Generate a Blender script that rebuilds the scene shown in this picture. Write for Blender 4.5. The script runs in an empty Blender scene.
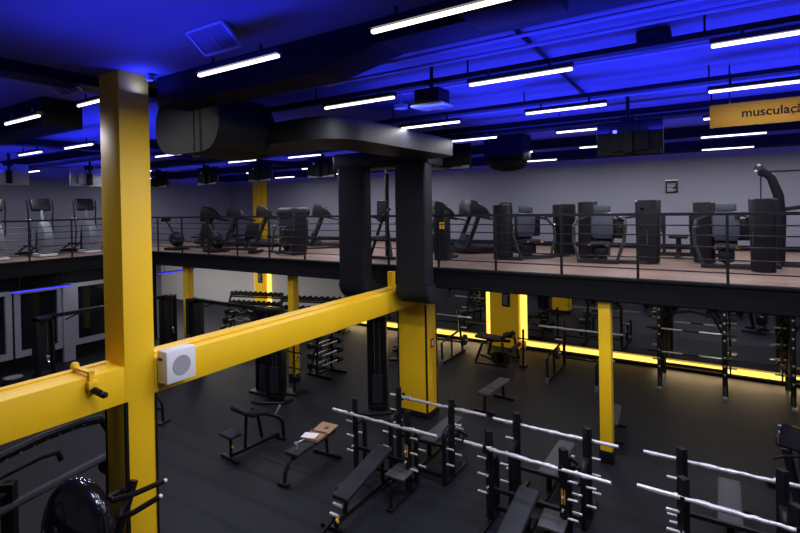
import bpy, bmesh, math, random
from mathutils import Vector, Matrix
random.seed(7)
PI = math.pi
C = bpy.context.scene.collection
FL = 0.0          # lower floor
MZ = 3.3          # mezzanine floor
SB = 2.89         # underside of the mezzanine slab
CE = 6.18         # ceiling slab
EYE = 4.6

# ------------------------------------------------------------------ materials
def mat(name, col, rough=0.5, metal=0.0, noise=0.0, nscale=20.0, bump=0.0, emit=None, estr=0.0, coat=0.0, spec=None):
    m = bpy.data.materials.new(name); m.use_nodes = True
    nt = m.node_tree; b = nt.nodes['Principled BSDF']
    b.inputs['Base Color'].default_value = (*col, 1)
    b.inputs['Roughness'].default_value = rough
    b.inputs['Metallic'].default_value = metal
    if coat: b.inputs['Coat Weight'].default_value = coat
    if spec is not None: b.inputs['Specular IOR Level'].default_value = spec
    if emit:
        b.inputs['Emission Color'].default_value = (*emit, 1)
        b.inputs['Emission Strength'].default_value = estr
    if noise or bump:
        tc = nt.nodes.new('ShaderNodeTexCoord'); n = nt.nodes.new('ShaderNodeTexNoise')
        n.inputs['Scale'].default_value = nscale; n.inputs['Detail'].default_value = 6
        nt.links.new(tc.outputs['Object'], n.inputs['Vector'])
        if noise:
            r = nt.nodes.new('ShaderNodeMix'); r.data_type = 'RGBA'
            r.inputs['A'].default_value = (*[c * (1 - noise) for c in col], 1)
            r.inputs['B'].default_value = (*[min(1, c * (1 + noise)) for c in col], 1)
            nt.links.new(n.outputs['Fac'], r.inputs['Factor'])
            nt.links.new(r.outputs['Result'], b.inputs['Base Color'])
        if bump:
            bp = nt.nodes.new('ShaderNodeBump'); bp.inputs['Strength'].default_value = bump
            bp.inputs['Distance'].default_value = 0.01
            nt.links.new(n.outputs['Fac'], bp.inputs['Height']); nt.links.new(bp.outputs['Normal'], b.inputs['Normal'])
    return m

def tiled(name, base, joint, sx, sy, rough, var=0.15, grain=0.0, jw=0.006, rot=0.0, off=0.0, spec=.22):
    """floor of rubber tiles or planks: brick texture in world metres"""
    m = bpy.data.materials.new(name); m.use_nodes = True
    nt = m.node_tree; b = nt.nodes['Principled BSDF']; N = nt.nodes.new; L = nt.links.new
    tc = N('ShaderNodeTexCoord'); mp = N('ShaderNodeMapping'); mp.inputs['Rotation'].default_value = (0, 0, rot)
    L(tc.outputs['Object'], mp.inputs['Vector'])
    br = N('ShaderNodeTexBrick'); br.offset = off; br.squash = 1
    br.inputs['Scale'].default_value = 1; br.inputs['Brick Width'].default_value = sx; br.inputs['Row Height'].default_value = sy
    br.inputs['Mortar Size'].default_value = jw; br.inputs['Mortar Smooth'].default_value = 0.3
    br.inputs['Color1'].default_value = (*[c * (1 - var) for c in base], 1)
    br.inputs['Color2'].default_value = (*[c * (1 + var) for c in base], 1)
    br.inputs['Mortar'].default_value = (*joint, 1)
    L(mp.outputs['Vector'], br.inputs['Vector'])
    n = N('ShaderNodeTexNoise'); n.inputs['Scale'].default_value = 3; n.inputs['Detail'].default_value = 8
    mp2 = N('ShaderNodeMapping'); mp2.inputs['Scale'].default_value = (1, 8 if grain else 1, 1)
    L(mp.outputs['Vector'], mp2.inputs['Vector']); L(mp2.outputs['Vector'], n.inputs['Vector'])
    mr = N('ShaderNodeMapRange'); mr.inputs['To Min'].default_value = 1 - max(grain, .4); mr.inputs['To Max'].default_value = 1 + max(grain, .4)
    L(n.outputs['Fac'], mr.inputs['Value'])
    mx = N('ShaderNodeMix'); mx.data_type = 'RGBA'; mx.blend_type = 'MULTIPLY'; mx.inputs['Factor'].default_value = 1
    L(br.outputs['Color'], mx.inputs['A']); L(mr.outputs['Result'], mx.inputs['B']); L(mx.outputs['Result'], b.inputs['Base Color'])
    b.inputs['Roughness'].default_value = rough; b.inputs['Specular IOR Level'].default_value = spec
    n2 = N('ShaderNodeTexNoise'); n2.inputs['Scale'].default_value = 60
    L(tc.outputs['Object'], n2.inputs['Vector'])
    bp = N('ShaderNodeBump'); bp.inputs['Strength'].default_value = .15; bp.inputs['Distance'].default_value = .004
    L(n2.outputs['Fac'], bp.inputs['Height']); L(bp.outputs['Normal'], b.inputs['Normal'])
    return m

M = dict(
    rubber=tiled('black_rubber_tile', (.0066, .0078, .0130), (.0035, .004, .006), 1.0, 1.0, .62, .12, jw=.008),
    plank=tiled('rose_oak_plank', (.25, .17, .135), (.10, .065, .05), 1.4, .19, .42, .14, grain=.3, jw=.004, off=.4),
    wall=mat('grey_wall_paint', (.195, .203, .255), .75, noise=.06, nscale=1.5, bump=.05),
    wallb=mat('pale_grey_wall_paint', (.40, .39, .40), .7, noise=.05, nscale=1.5, bump=.05),
    slab=mat('black_painted_steel', (.0050, .0056, .0075), .6, spec=.12, noise=.2, nscale=6),
    ceil=mat('grey_painted_ceiling', (.075, .075, .10), .85, noise=.18, nscale=1.2, bump=.1),
    blackm=mat('black_matt_metal', (.005, .005, .007), .7, spec=.1, noise=.2, nscale=4),
    duct=mat('charcoal_sheet_duct', (.0125, .0140, .019), .5, spec=.16, noise=.15, nscale=2.5, bump=.03),
    yel=mat('yellow_enamel', (.92, .565, .007), .5, noise=.05, nscale=3, bump=.04),
    yelw=mat('yellow_wall_panel', (.88, .54, .006), .5, noise=.04, nscale=3),
    frame=mat('black_powder_coat', (.007, .007, .009), .42, spec=.22, noise=.2, nscale=30),
    gframe=mat('graphite_powder_coat', (.020, .022, .028), .45, spec=.22, noise=.15, nscale=30),
    pad=mat('charcoal_vinyl', (.015, .017, .024), .55, spec=.2, noise=.15, nscale=40, bump=.1),
    bpad=mat('slate_blue_vinyl', (.034, .042, .064), .55, noise=.1, nscale=40, bump=.1),
    gpad=mat('grey_vinyl', (.042, .044, .054), .55, noise=.1, nscale=40, bump=.1),
    shiny=mat('glossy_black_plastic', (.008, .008, .012), .12, coat=.6),
    plast=mat('satin_black_plastic', (.0085, .0085, .012), .42, spec=.2),
    steel=mat('bright_steel', (.58, .58, .61), .38, metal=.55),
    chrome=mat('chrome_steel', (.75, .75, .78), .18, metal=1.0),
    wrap=mat('clear_plastic_wrapped_steel', (.50, .51, .56), .33, metal=.4, noise=.35, nscale=14, bump=.6),
    silver=mat('silver_grey_plastic', (.17, .185, .225), .45, noise=.05, nscale=10),
    white=mat('white_plastic', (.72, .73, .78), .45, noise=.03),
    grille=mat('grey_perforated_grille', (.34, .34, .38), .6, bump=.5, nscale=300),
    iron=mat('black_cast_iron', (.010, .010, .012), .45, spec=.25, noise=.25, nscale=40, bump=.15),
    ytag=mat('yellow_plastic', (.75, .42, .01), .4),
    otag=mat('orange_sticker', (.65, .26, .04), .5),
    red=mat('red_sign', (.45, .02, .015), .5),
    card=mat('brown_cardboard', (.36, .21, .13), .8, noise=.12, nscale=12),
    paper=mat('white_paper', (.75, .76, .80), .7),
    wood=mat('dark_wood_board', (.10, .055, .035), .6, noise=.4, nscale=6),
    signp=mat('orange_sign_panel', (.12, .062, .008), .7, spec=.08, noise=.04),
    ink=mat('black_ink', (.006, .005, .005), .8, spec=.05),
    inkg=mat('pale_ink', (.45, .45, .52), .6),
    mirror=mat('mirror_glass', (.62, .65, .70), .03, metal=1.0),
    winf=mat('grey_window_aluminium', (.27, .27, .33), .45, metal=.2, noise=.05),
    glass=mat('dark_night_glass', (.006, .007, .010), .06, spec=.5),
    tube=mat('led_tube_diffuser', (1, .93, .8), .4, emit=(1, .90, .72), estr=3.0),
    yled=mat('yellow_led_strip', (1, .75, .15), .4, emit=(1, .58, .09), estr=1.75),
    bled=mat('blue_led_strip', (.1, .1, 1), .4, emit=(.03, .02, 1), estr=1.3),
    lgrey=mat('lit_grey_casing', (.36, .38, .40), .5),  # light falling on the left televisions, put into a paler casing colour
    tvb=mat('matt_black_casing', (.005, .005, .007), .7, spec=.2),
    scr=mat('dark_screen', (.01, .012, .02), .15),
    bdot=mat('blue_glowing_label', (.3, .4, 1), .4, emit=(.2, .25, 1), estr=1.0),  # printed blue label given a glow of its own, not a lamp
    brace=mat('thin_blue_painted_pipe', (.16, .16, .2), .6, noise=.1),
)

# ------------------------------------------------------------------ mesh builder
class MB:
    def __init__(s): s.bm = bmesh.new()
    def _m(s, verts, mtx): bmesh.ops.transform(s.bm, matrix=mtx, verts=verts)
    def box(s, c, d, rot=(0, 0, 0), bev=0.0, seg=2):
        r = bmesh.ops.create_cube(s.bm, size=1.0); v = r['verts']
        for w in v: w.co = Vector((w.co.x * d[0], w.co.y * d[1], w.co.z * d[2]))
        if bev > 0:
            es = list({e for w in v for e in w.link_edges})
            b = bmesh.ops.bevel(s.bm, geom=es, offset=min(bev, min(d) * .45), segments=seg, affect='EDGES', profile=.5)
            v = list({w for f in b['faces'] for w in f.verts} | {w for w in v if w.is_valid})
        mt = Matrix.Translation(c) @ Matrix.Rotation(rot[2], 4, 'Z') @ Matrix.Rotation(rot[1], 4, 'Y') @ Matrix.Rotation(rot[0], 4, 'X')
        s._m(v, mt); return s
    def bx(s, x0, x1, y0, y1, z0, z1, bev=0.0):
        return s.box(((x0 + x1) / 2, (y0 + y1) / 2, (z0 + z1) / 2), (abs(x1 - x0), abs(y1 - y0), abs(z1 - z0)), bev=bev)
    def cyl(s, a, b, r, r2=None, seg=14):
        a = Vector(a); b = Vector(b); d = b - a
        if r2 is None: r2 = r
        q = d.to_track_quat('Z', 'Y').to_matrix().to_4x4()
        bmesh.ops.create_cone(s.bm, cap_ends=True, segments=seg, radius1=r, radius2=r2, depth=d.length,
                              matrix=Matrix.Translation((a + b) / 2) @ q); return s
    def tube(s, pts, r, seg=8, flat=1.0, rs=None):
        """swept tube; flat scales the section across its second axis"""
        P = [Vector(p) for p in pts]; rings = []
        up = Vector((0, 0, 1)); n = len(P)
        t0 = (P[1] - P[0]).normalized(); nrm = t0.orthogonal().normalized()
        if abs(t0.z) < .95: nrm = (up - t0 * up.dot(t0)).normalized()
        for i in range(n):
            if i == 0: t = t0
            elif i == n - 1: t = (P[-1] - P[-2]).normalized()
            else: t = ((P[i] - P[i - 1]).normalized() + (P[i + 1] - P[i]).normalized()).normalized()
            nrm = (nrm - t * nrm.dot(t)).normalized(); bn = t.cross(nrm)
            rr = rs[i] if rs else r
            rings.append([s.bm.verts.new(P[i] + (nrm * math.cos(2 * PI * k / seg + PI / seg) + bn * flat * math.sin(2 * PI * k / seg + PI / seg)) * rr) for k in range(seg)])
        for i in range(n - 1):
            for k in range(seg):
                s.bm.faces.new((rings[i][k], rings[i][(k + 1) % seg], rings[i + 1][(k + 1) % seg], rings[i + 1][k]))
        s.bm.faces.new(list(reversed(rings[0]))); s.bm.faces.new(rings[-1]); return s
    def sq(s, pts, w, flat=1.0):        # square steel tube
        return s.tube(pts, w * .7071, 4, flat)
    def prism(s, poly, x0, x1, axis='X', bev=0.0):
        """poly is (a,b) pairs in the plane across axis"""
        def v(a, b, t): return {'X': (t, a, b), 'Y': (a, t, b), 'Z': (a, b, t)}[axis]
        A = [s.bm.verts.new(v(a, b, x0)) for a, b in poly]; B = [s.bm.verts.new(v(a, b, x1)) for a, b in poly]
        fs = [s.bm.faces.new(A), s.bm.faces.new(list(reversed(B)))]; n = len(poly)
        for i in range(n): fs.append(s.bm.faces.new((A[i], B[i], B[(i + 1) % n], A[(i + 1) % n])))
        if bev:
            es = list({e for f in fs[:2] for e in f.edges})
            bmesh.ops.bevel(s.bm, geom=es, offset=bev, segments=2, affect='EDGES', profile=.5)
        return s
    def ball(s, c, r, sc=(1, 1, 1), rot=0, u=16):
        bmesh.ops.create_uvsphere(s.bm, u_segments=u, v_segments=max(6, u // 2), radius=r,
                                  matrix=Matrix.Translation(c) @ Matrix.Rotation(rot, 4, 'Z') @ Matrix.Diagonal((*sc, 1))); return s
    def out(s, name, m, parent=None, label=None, smooth=True):
        bmesh.ops.recalc_face_normals(s.bm, faces=s.bm.faces)
        me = bpy.data.meshes.new(name); s.bm.to_mesh(me); s.bm.free()
        if smooth:
            for p in me.polygons: p.use_smooth = True
            try: me.set_sharp_from_angle(angle=math.radians(28))
            except Exception: pass
        me.materials.append(M[m] if isinstance(m, str) else m)
        o = bpy.data.objects.new(name, me); C.objects.link(o)
        if parent: o.parent = parent
        if label: o['label'] = label
        return o

def tag(o, label, cat, group=None, kind=None):
    o['label'] = label; o['category'] = cat
    if group: o['group'] = group
    if kind: o['kind'] = kind
    return o
def thing(name, label, cat, loc=(0, 0, 0), rz=0, group=None):
    o = bpy.data.objects.new(name, None); C.objects.link(o)
    o.empty_display_size = .1
    o.location = loc; o.rotation_euler = (0, 0, rz)
    return tag(o, label, cat, group)
def struct(name, mb, m): 
    o = mb.out(name, m, smooth=False); o['kind'] = 'structure'; return o
def dup(root, loc=None, rz=None, label=None, group=None):
    r = root.copy(); C.objects.link(r)
    if loc is not None: r.location = loc
    if rz is not None: r.rotation_euler = (0, 0, rz)
    if label: r['label'] = label
    if group: r['group'] = group
    for ch in list(root.children):
        c = ch.copy(); C.objects.link(c); c.parent = r
        for g in list(ch.children):
            d = g.copy(); C.objects.link(d); d.parent = c
    return r
def arc(cx, cz, r, a0, a1, n=8):
    return [(cx + r * math.cos(math.radians(a0 + (a1 - a0) * i / n)), cz + r * math.sin(math.radians(a0 + (a1 - a0) * i / n))) for i in range(n + 1)]

# ------------------------------------------------------------------ camera (measured from the vanishing points)
F, YAW, PITCH, ROLL, CY = 499.84, -0.570725, 0.0082704, -0.0182287, 210.86
f = Vector((math.sin(YAW) * math.cos(PITCH), math.cos(YAW) * math.cos(PITCH), -math.sin(PITCH)))
rt = Vector((math.cos(YAW), -math.sin(YAW), 0)); up = rt.cross(f)
rt2 = rt * math.cos(ROLL) + up * math.sin(ROLL); up2 = -rt * math.sin(ROLL) + up * math.cos(ROLL)
cam = bpy.data.cameras.new('camera'); co = bpy.data.objects.new('camera', cam); C.objects.link(co)
mt = Matrix((rt2, up2, -f)).transposed().to_4x4(); mt.translation = Vector((0, 0, EYE)); co.matrix_world = mt
cam.sensor_width = 36; cam.lens = F / 800 * 36; cam.shift_y = -(266.5 - CY) / 800; cam.clip_start = .05
bpy.context.scene.camera = co

# ------------------------------------------------------------------ the room
XL, XR, YB, YF = -25.4, 5.5, 15.6, -4.0
struct('floor', MB().bx(XL, XR, YF, YB + .3, -.2, 0), 'rubber')
struct('ceiling', MB().bx(XL, XR, YF, YB + .3, CE, CE + .2), 'ceil')
struct('wall_back', MB().bx(-19.6, XR, YB, YB + .2, MZ - .41, CE), 'wall')
struct('wall_back_lower', MB().bx(XL, XR, YB, YB + .2, 0, MZ - .41), 'wallb')
struct('wall_left_upper', MB().bx(-19.8, -19.6, YF, YB, MZ, CE), 'wall')
struct('wall_far_left', MB().bx(XL - .2, XL, 10.6, YB, 0, SB), 'wallb')
struct('wall_alcove', MB().bx(XL, -17.2, 10.4, 10.6, 0, SB), 'wall')
struct('wall_right', MB().bx(XR, XR + .2, YF, YB, 0, CE), 'wall')
struct('wall_front', MB().bx(XL, XR, YF - .2, YF, 0, CE), 'wall')
struct('baseboard_back', MB().bx(-19.6, XR, YB - .03, YB, MZ, MZ + .14), 'slab')
# lower left wall with windows
w = MB(); w.bx(-17.4, -17.2, YF, 10.4, 0, .45); w.bx(-17.4, -17.2, YF, 10.4, 2.36, SB)
for a, b in ((YF, 0.2), (3.0, 3.3), (6.0, 6.06), (7.32, 7.6), (9.9, 10.4)): w.bx(-17.4, -17.2, a, b, .45, 2.36)
struct('wall_left_lower', w, 'blackm')
for i, (a, b) in enumerate(((.2, 3.0), (3.3, 6.0), (6.06, 7.32), (7.6, 9.9))):
    m = MB(); e = .15
    m.bx(-17.24, -17.12, a, b, .43, .55 + .05); m.bx(-17.24, -17.12, a, b, 2.26, 2.38)
    m.bx(-17.24, -17.12, a, a + e, .6, 2.26); m.bx(-17.24, -17.12, b - e, b, .6, 2.26)
    fr = struct('window_%d' % (i + 1), m, 'winf')
    MB().bx(-17.26, -17.22, a + e, b - e, .6, 2.26).out('pane', 'glass', fr)
struct('trim_1', MB().bx(-17.2, -17.06, 7.3, 7.62, 0, 2.4), 'winf')
# blue strips over the lower windows and the alcove mouth
for k, (a, b) in enumerate(((5.5, 6.95), (9.6, 10.95))):
    s_ = MB().bx(-15.76, -15.72, a, b, 2.50, 2.535).out('led_strip', 'bled')
    MB().bx(-15.77, -15.73, a, b, 2.536, 2.56).bx(-15.755, -15.74, a + .2, a + .215, 2.56, SB + .02).bx(-15.755, -15.74, b - .2, b - .185, 2.56, SB + .02).out('hanger', 'frame', s_)
    tag(s_, ['blue LED strip hanging before the dark windows, left of the near column', 'blue LED strip under the mezzanine just right of the near column'][k], 'LED strip', 'blue LED strips under the mezzanine')

# mezzanine: L-shaped slab along the back and the left
sl = MB(); sl.prism([(-19.6, YF), (-15.8, YF), (-15.8, 9.26), (XR, 9.26), (XR, YB), (-19.6, YB)], SB + .04, MZ, 'Z')
struct('mezzanine_floor', sl, 'plank')
fs = MB(); fs.bx(-15.83, XR, 9.2, 9.3, SB, MZ + .015); fs.bx(-15.83, -15.76, YF, 9.26, SB, MZ + .015)
fs.bx(-15.8, XR, 9.16, 9.22, SB + .02, SB + .05); fs.bx(-15.8, XR, 9.16, 9.22, MZ - .03, MZ + .01)
fs.bx(-15.8, -15.72, YF, 9.2, MZ - .03, MZ + .01); fs.bx(-15.8, -15.72, YF, 9.2, SB + .02, SB + .05)
for k in range(0, 11): fs.bx(-15.4 + k * 1.9, -15.3 + k * 1.9, 9.3, YB, SB, SB + .04)
struct('trim_2', fs, 'slab')
struct('mezzanine_soffit', MB().bx(-25.4, XR, 9.3, YB, SB + .02, SB + .039).bx(-19.6, -15.83, YF, 9.3, SB + .02, SB + .039), 'blackm')

# ceiling beams, bulkheads
struct('ceiling_beam', MB().bx(-6.45, -6.1, YF, 3.9, 6.06, CE), 'blackm')
struct('ceiling_beam_cross', MB().prism([(-5.6, 5.84), (-3.1, 5.84), (-2.4, 5.98), (-.4, 5.99), (-.4, CE), (-5.6, CE)], 3.45, 3.85, 'Y').bx(-19.6, -7.7, 3.1, 3.6, 5.8, CE), 'blackm')
struct('ceiling_bulkhead', MB().bx(-19.6, XR, 9.25, 9.6, 6.0, CE).bx(-19.6, XR, 12.2, 12.9, 5.95, CE).bx(-19.6, XR, 15.0, 15.6, 5.92, CE), 'blackm')
struct('ceiling_beam_left', MB().bx(-19.6, -10.5, 6.2, 6.85, 5.98, CE).bx(-12.6, -12.2, YF, 15, 6.04, CE), 'blackm')

# ------------------------------------------------------------------ yellow columns and the yellow beam
def bigcol(x0, x1, y0, y1, z0, z1, label, joints=True, base=.05):
    t = thing('steel_column', label, 'column', ((x0 + x1) / 2, (y0 + y1) / 2, 0))
    X0, X1, Y0, Y1 = (x0 - x1) / 2, (x1 - x0) / 2, (y0 - y1) / 2, (y1 - y0) / 2
    MB().bx(X0, X1, Y0, Y1, z0 + base, z1, .006).out('shaft', 'yel', t)
    if joints:
        j = MB(); zt = 2.47
        for (a, b) in ((X0, Y0), (X0, Y1), (X1, Y1)):
            j.bx(a - .012, a + .012, b - .012, b + .012, .05, zt)
        j.bx(X1 - .03, X1 + .004, Y0 - .004, Y0 + .03, .05, zt)
        j.out('edge_trim', 'frame', t, 'black edge trim')
    MB().bx(X0 - .03, X1 + .03, Y0 - .03, Y1 + .03, 0, base + .07, .005).out('base_plate', 'frame', t, 'black base')
    return t
bigcol(-6.02, -5.61, 3.0, 3.35, 0, CE, 'massive square yellow column in the left foreground rising to the ceiling')
bigcol(-6.1, -5.38, 9.34, 9.78, 0, 2.9, 'wide yellow column at the centre under the two black ducts')
for x, y, r, lab in ((-13.98, 9.5, .11, 'slim yellow post just right of the near column, under the mezzanine edge'),
                (-9.6, 9.62, .1, 'slim yellow post between the cable crossover and the barbell rack'),
                (-1.75, 9.42, .1, 'slim yellow post standing alone in the right half of the room')):
    t = thing('steel_post', lab, 'post', (x, y, 0))
    MB().bx(-r, r, -r, r, .1, SB, .004).out('shaft', 'yel', t)
    MB().bx(-r - .015, r + .015, -r - .015, r + .015, 0, .22, .004).out('base_sleeve', 'frame', t, 'black base sleeve')
t = thing('steel_beam', 'long yellow I-beam running from the left edge to the centre column', 'beam', (-5.8, 6.0, 2.47))
MB().bx(-.21, .19, -9.9, -3.0, 0, .4, .005).bx(-.21, .19, -2.65, 3.34, 0, .4, .005).out('web', 'yel', t)
MB().bx(-.215, -.12, -9.9, -3.0, .4, .415).bx(-.215, -.0, -2.65, 3.3, .4, .425, .004).out('upper_flange', 'yel', t)
t = thing('stub_post', 'short yellow stub between beam top and mezzanine underside', 'post', (-5.93, 8.85, 2.895))
MB().bx(-.06, .06, -.06, .06, 0.002, .0, 0).bx(-.06, .06, -.06, .06, .0, .33).out('stub', 'yel', t)
# yellow wall columns with lit edges
for x0, x1, lab in ((-17.72, -17.08, 'yellow wall pier with lit edges at the far left of the back wall'), (-6.42, -5.45, 'yellow wall pier with bright lit edges in the middle of the mirror wall')):
    t = thing('wall_pier', lab, 'column', ((x0 + x1) / 2, YB - .12, 0)); h = (x1 - x0) / 2
    if x0 < -10:
        MB().bx(-h, h, -.12, .119, .4, SB).out('lower_panel', 'yelw', t); MB().bx(-h, h, -.12, .119, MZ + .001, CE - .02).out('upper_panel', 'yelw', t)
        MB().bx(.02, .06, -.14, -.121, MZ + .2, CE - .3).out('edge_light', 'yelw', t)
    else: MB().bx(-h, h, -.12, .119, .0, SB).out('lower_panel', 'yelw', t)
    for s in (-1, 1):
        MB().bx(s * (h + .1) - .09, s * (h + .1) + .09, .04, .118, .24, SB).out('edge_light', 'yled', t, 'glowing yellow LED edge')
    s = MB().bx(-.05, .2, -.16, -.121, 1.33, 1.75, .004).out('notice_board', 'frame', t, 'small black notice')
    l = MB()
    for k in range(7): l.bx(-.01, .16 - .03 * (k % 3), -.164, -.1605, 1.40 + k * .045, 1.41 + k * .045)
    l.out('printed_line', 'inkg', s)
# mirror wall with glowing skirting
mir = MB().bx(-12.7, -6.65, YB - .05, YB - .001, .28, SB).bx(-5.22, XR, YB - .05, YB - .001, .28, SB)
o = mir.out('wall_mirror', 'mirror', None, smooth=False); tag(o, 'full-width mirror covering the back wall under the mezzanine', 'mirror'); o['kind'] = 'structure'
t = thing('led_skirting', 'glowing yellow light strip along the foot of the mirror wall', 'LED strip', (-3.6, YB - .1, 0))
MB().bx(-9.1, -3.03, -.02, .09, .11, .22).bx(-1.65, 9.09, -.02, .09, .11, .22).out('light_band', 'yled', t)
MB().bx(-9.1, -3.03, -.05, .09, 0, .085).bx(-1.65, 9.09, -.05, .09, 0, .085).out('plinth', 'blackm', t, 'dark plinth')

# ------------------------------------------------------------------ railing along the mezzanine edge
def railing(lab, n, step, alongx, loc):
    t = thing('railing', lab, 'railing', loc)
    L = n * step
    def v(a, z): return (a, 0, z) if alongx else (0, a, z)
    MB().sq([v(-.3, 1.08), v(L, 1.08)], .05, 1.0).out('top_rail', 'frame', t)
    for z in (.16, .36, .56, .74, .90): MB().cyl(v(-.3, z), v(L, z), .011, seg=6).out('bar', 'frame', t)
    for k in range(n + 1):
        p = v(k * step, .54); MB().box((p[0], p[1], .53), (.012 + .03, .03, 1.1)).out('post', 'frame', t)
railing('black horizontal-bar railing along the back mezzanine edge', 16, 1.27, True, (-15.16, 9.26, MZ + .017))
railing('black horizontal-bar railing along the left mezzanine edge', 9, 1.06, False, (-15.795, -.4, MZ + .017))

def area(name, loc, size, power, col, rot=(0, 0, 0), spread=180):
    l = bpy.data.lights.new(name, 'AREA'); l.shape = 'RECTANGLE'; l.size, l.size_y = size; l.energy = power; l.color = col; l.spread = math.radians(spread)
    o = bpy.data.objects.new(name, l); C.objects.link(o); o.location = loc; o.rotation_euler = rot; return o

# ------------------------------------------------------------------ ceiling lights
tb = [(-8.05, 2.8), (-7.1, 3.27), (-3.9, 2.8), (-2.0, 2.8), (-12.15, 4.45), (-10.3, 4.5), (-4.0, 4.6), (-2.1, 4.6), (-.05, 4.6),
      (-10.5, 6.4), (-4.13, 6.5), (-2.16, 6.5), (-.1, 6.5), (-10.5, 8.35), (-8.55, 8.5), (-4.33, 8.4), (-2.32, 8.55), (-.2, 8.6),
      (-15.2, 8.5), (-4.6, 11.25), (-2.55, 11.2), (-.3, 11.05), (-8.7, 11.2), (-10.7, 11.2), (-13.2, 11.2), (-4.73, 13.7), (-8.9, 13.7), (-11.5, 13.7), (-14.5, 13.7), (-.36, 13.75), (-2.5, 13.75), (-17.2, 6.4), (-18, 10.5), (1.6, 11.1), (1.7, 13.7),
      (2.0, 4.6), (2.0, 6.5), (-.1, 2.8), (-15.5, 3.6)]
def tube_light():
    t = thing('tube_light', 'x', 'ceiling light', group='suspended LED tube lights')
    MB().box((.5, 0, 0), (1.0, .036, .026), bev=.01).out('diffuser', 'tube', t, 'glowing diffuser')
    MB().box((.5, 0, .035), (1.02, .075, .04)).out('housing', 'frame', t)
    for x in (.2, .8): MB().cyl((x, 0, .05), (x, 0, .13), .012, seg=6).out('hanger', 'frame', t)
    return t
def tl_label(i, x, y):
    near = {(-2.0, 2.8): 'longest LED tube at the top of the picture', (-3.9, 2.8): 'LED tube hanging beside the dark beam, above the round duct',
            (-4.0, 4.6): 'LED tube just above the rounded corner of the black duct', (-4.13, 6.5): 'LED tube above the right vertical duct',
            (-.05, 4.6): 'LED tube nearest the top right corner', (-.1, 6.5): 'LED tube directly above the orange sign',
            (-2.1, 4.6): 'LED tube under the cable tray right of the projector', (-2.16, 6.5): 'LED tube left of the television pole',
            (-8.05, 2.8): 'LED tube at the left edge beside the black bulkhead', (-7.1, 3.27): 'LED tube half hidden by the left of the yellow column'}
    if (x, y) in near: return near[(x, y)]
    rows = {2.8: 'nearest row', 4.6: 'second row', 6.5: 'third row', 8.5: 'fourth row', 11.2: 'fifth row', 13.7: 'rearmost row'}
    r = min(rows, key=lambda k: abs(k - y))
    peers = sorted(a for a, b in tb if min(rows, key=lambda k: abs(k - b)) == r)
    k = peers.index(x) + 1
    od = ['leftmost', 'second from left', 'third from left', 'fourth from left', 'fifth from left', 'sixth from left', 'seventh from left', 'eighth from left', 'ninth from left']
    return 'LED tube in the %s of lights, %s' % (rows[r], od[k - 1])
t0 = tube_light()
for i, (x, y) in enumerate(tb):
    o = t0 if i == 0 else dup(t0)
    zt = 6.0 if y == 3.27 else 5.8
    o.location = (x, y, zt); o['label'] = tl_label(i, x, y)
    area('tube_lamp', (x + .5, y, zt - .0135), (1.0, .034), 9 if x == -7.1 else 31, (1, .98, .965))
# black cable trays, pipes
for (y, z, x0, x1, lab) in ((5.0, 5.98, -5.5, 5, 'nearest black cable tray crossing the blue ceiling'), (6.85, 5.98, -5.5, 5, 'second black cable tray crossing above the television'), (8.7, 5.98, -5.5, 5, 'third black cable tray near the mezzanine edge')):
    t = thing('cable_tray', lab, 'cable tray', (0, y, z), group='black cable trays')
    MB().bx(x0, x1, -.06, .06, 0, .05).out('tray', 'blackm', t)
    for k in range(int((x1 - x0) / 2.2)):
        MB().cyl((x0 + 1 + 2.2 * k, 0, .05), (x0 + 1 + 2.2 * k, 0, CE - z), .01, seg=6).out('rod', 'blackm', t)
for (y, z, lab) in ((4.36, 6.11, 'thin upper pipe of the pair on the blue ceiling'), (4.6, 6.08, 'thin lower pipe of the pair on the blue ceiling'), (7.6, 6.1, 'thin pipe beyond the second cable tray'), (5.7, 6.12, 'thin pipe between the first two cable trays')):
    tag(MB().cyl((-4, y, z), (5.4, y, z), .02, seg=8).out('ceiling_pipe', 'brace'), lab, 'pipe')
tag(MB().cyl((-1.5, 3.9, 6.15), (-1.66, 8.6, 6.15), .022, seg=8).out('ceiling_pipe', 'blackm'), 'thin dark pipe crossing the cable trays diagonally', 'pipe')
t = thing('air_handler', 'black boxy unit at the top edge right of the longest tube', 'air conditioner', (-1.2, 3.35, 5.92)); MB().bx(-.33, .33, -.2, .22, 0, .2, .02).out('casing', 'blackm', t); MB().bx(-.28, .28, -.212, -.2, .03, .09).out('vent_slot', 'frame', t)
# square ceiling grilles
for (x, y, lab) in ((-3.72, 2.825, 'square blue-lit ceiling vent right of the yellow column'), (-6.5, 2.825, 'square blue-lit ceiling vent left of the yellow column')):
    t = thing('ceiling_vent', lab, 'ceiling vent', (x, y, CE - .08)); t.rotation_euler = (math.radians(-37), 0, 0)
    fr = MB(); h = .24; g = .125
    for s in (-1, 1): fr.bx(s * h - .012, s * h + .012, -g, g, -.012, .012); fr.bx(-h, h, s * g - .012, s * g + .012, -.012, .012)
    fr.bx(-.006, .006, -.02, .1, -.01, .01); fr.out('frame', 'silver', t); MB().bx(-h, h, -g, g, .0, .01).out('grille_plate', 'ceil', t)
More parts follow.
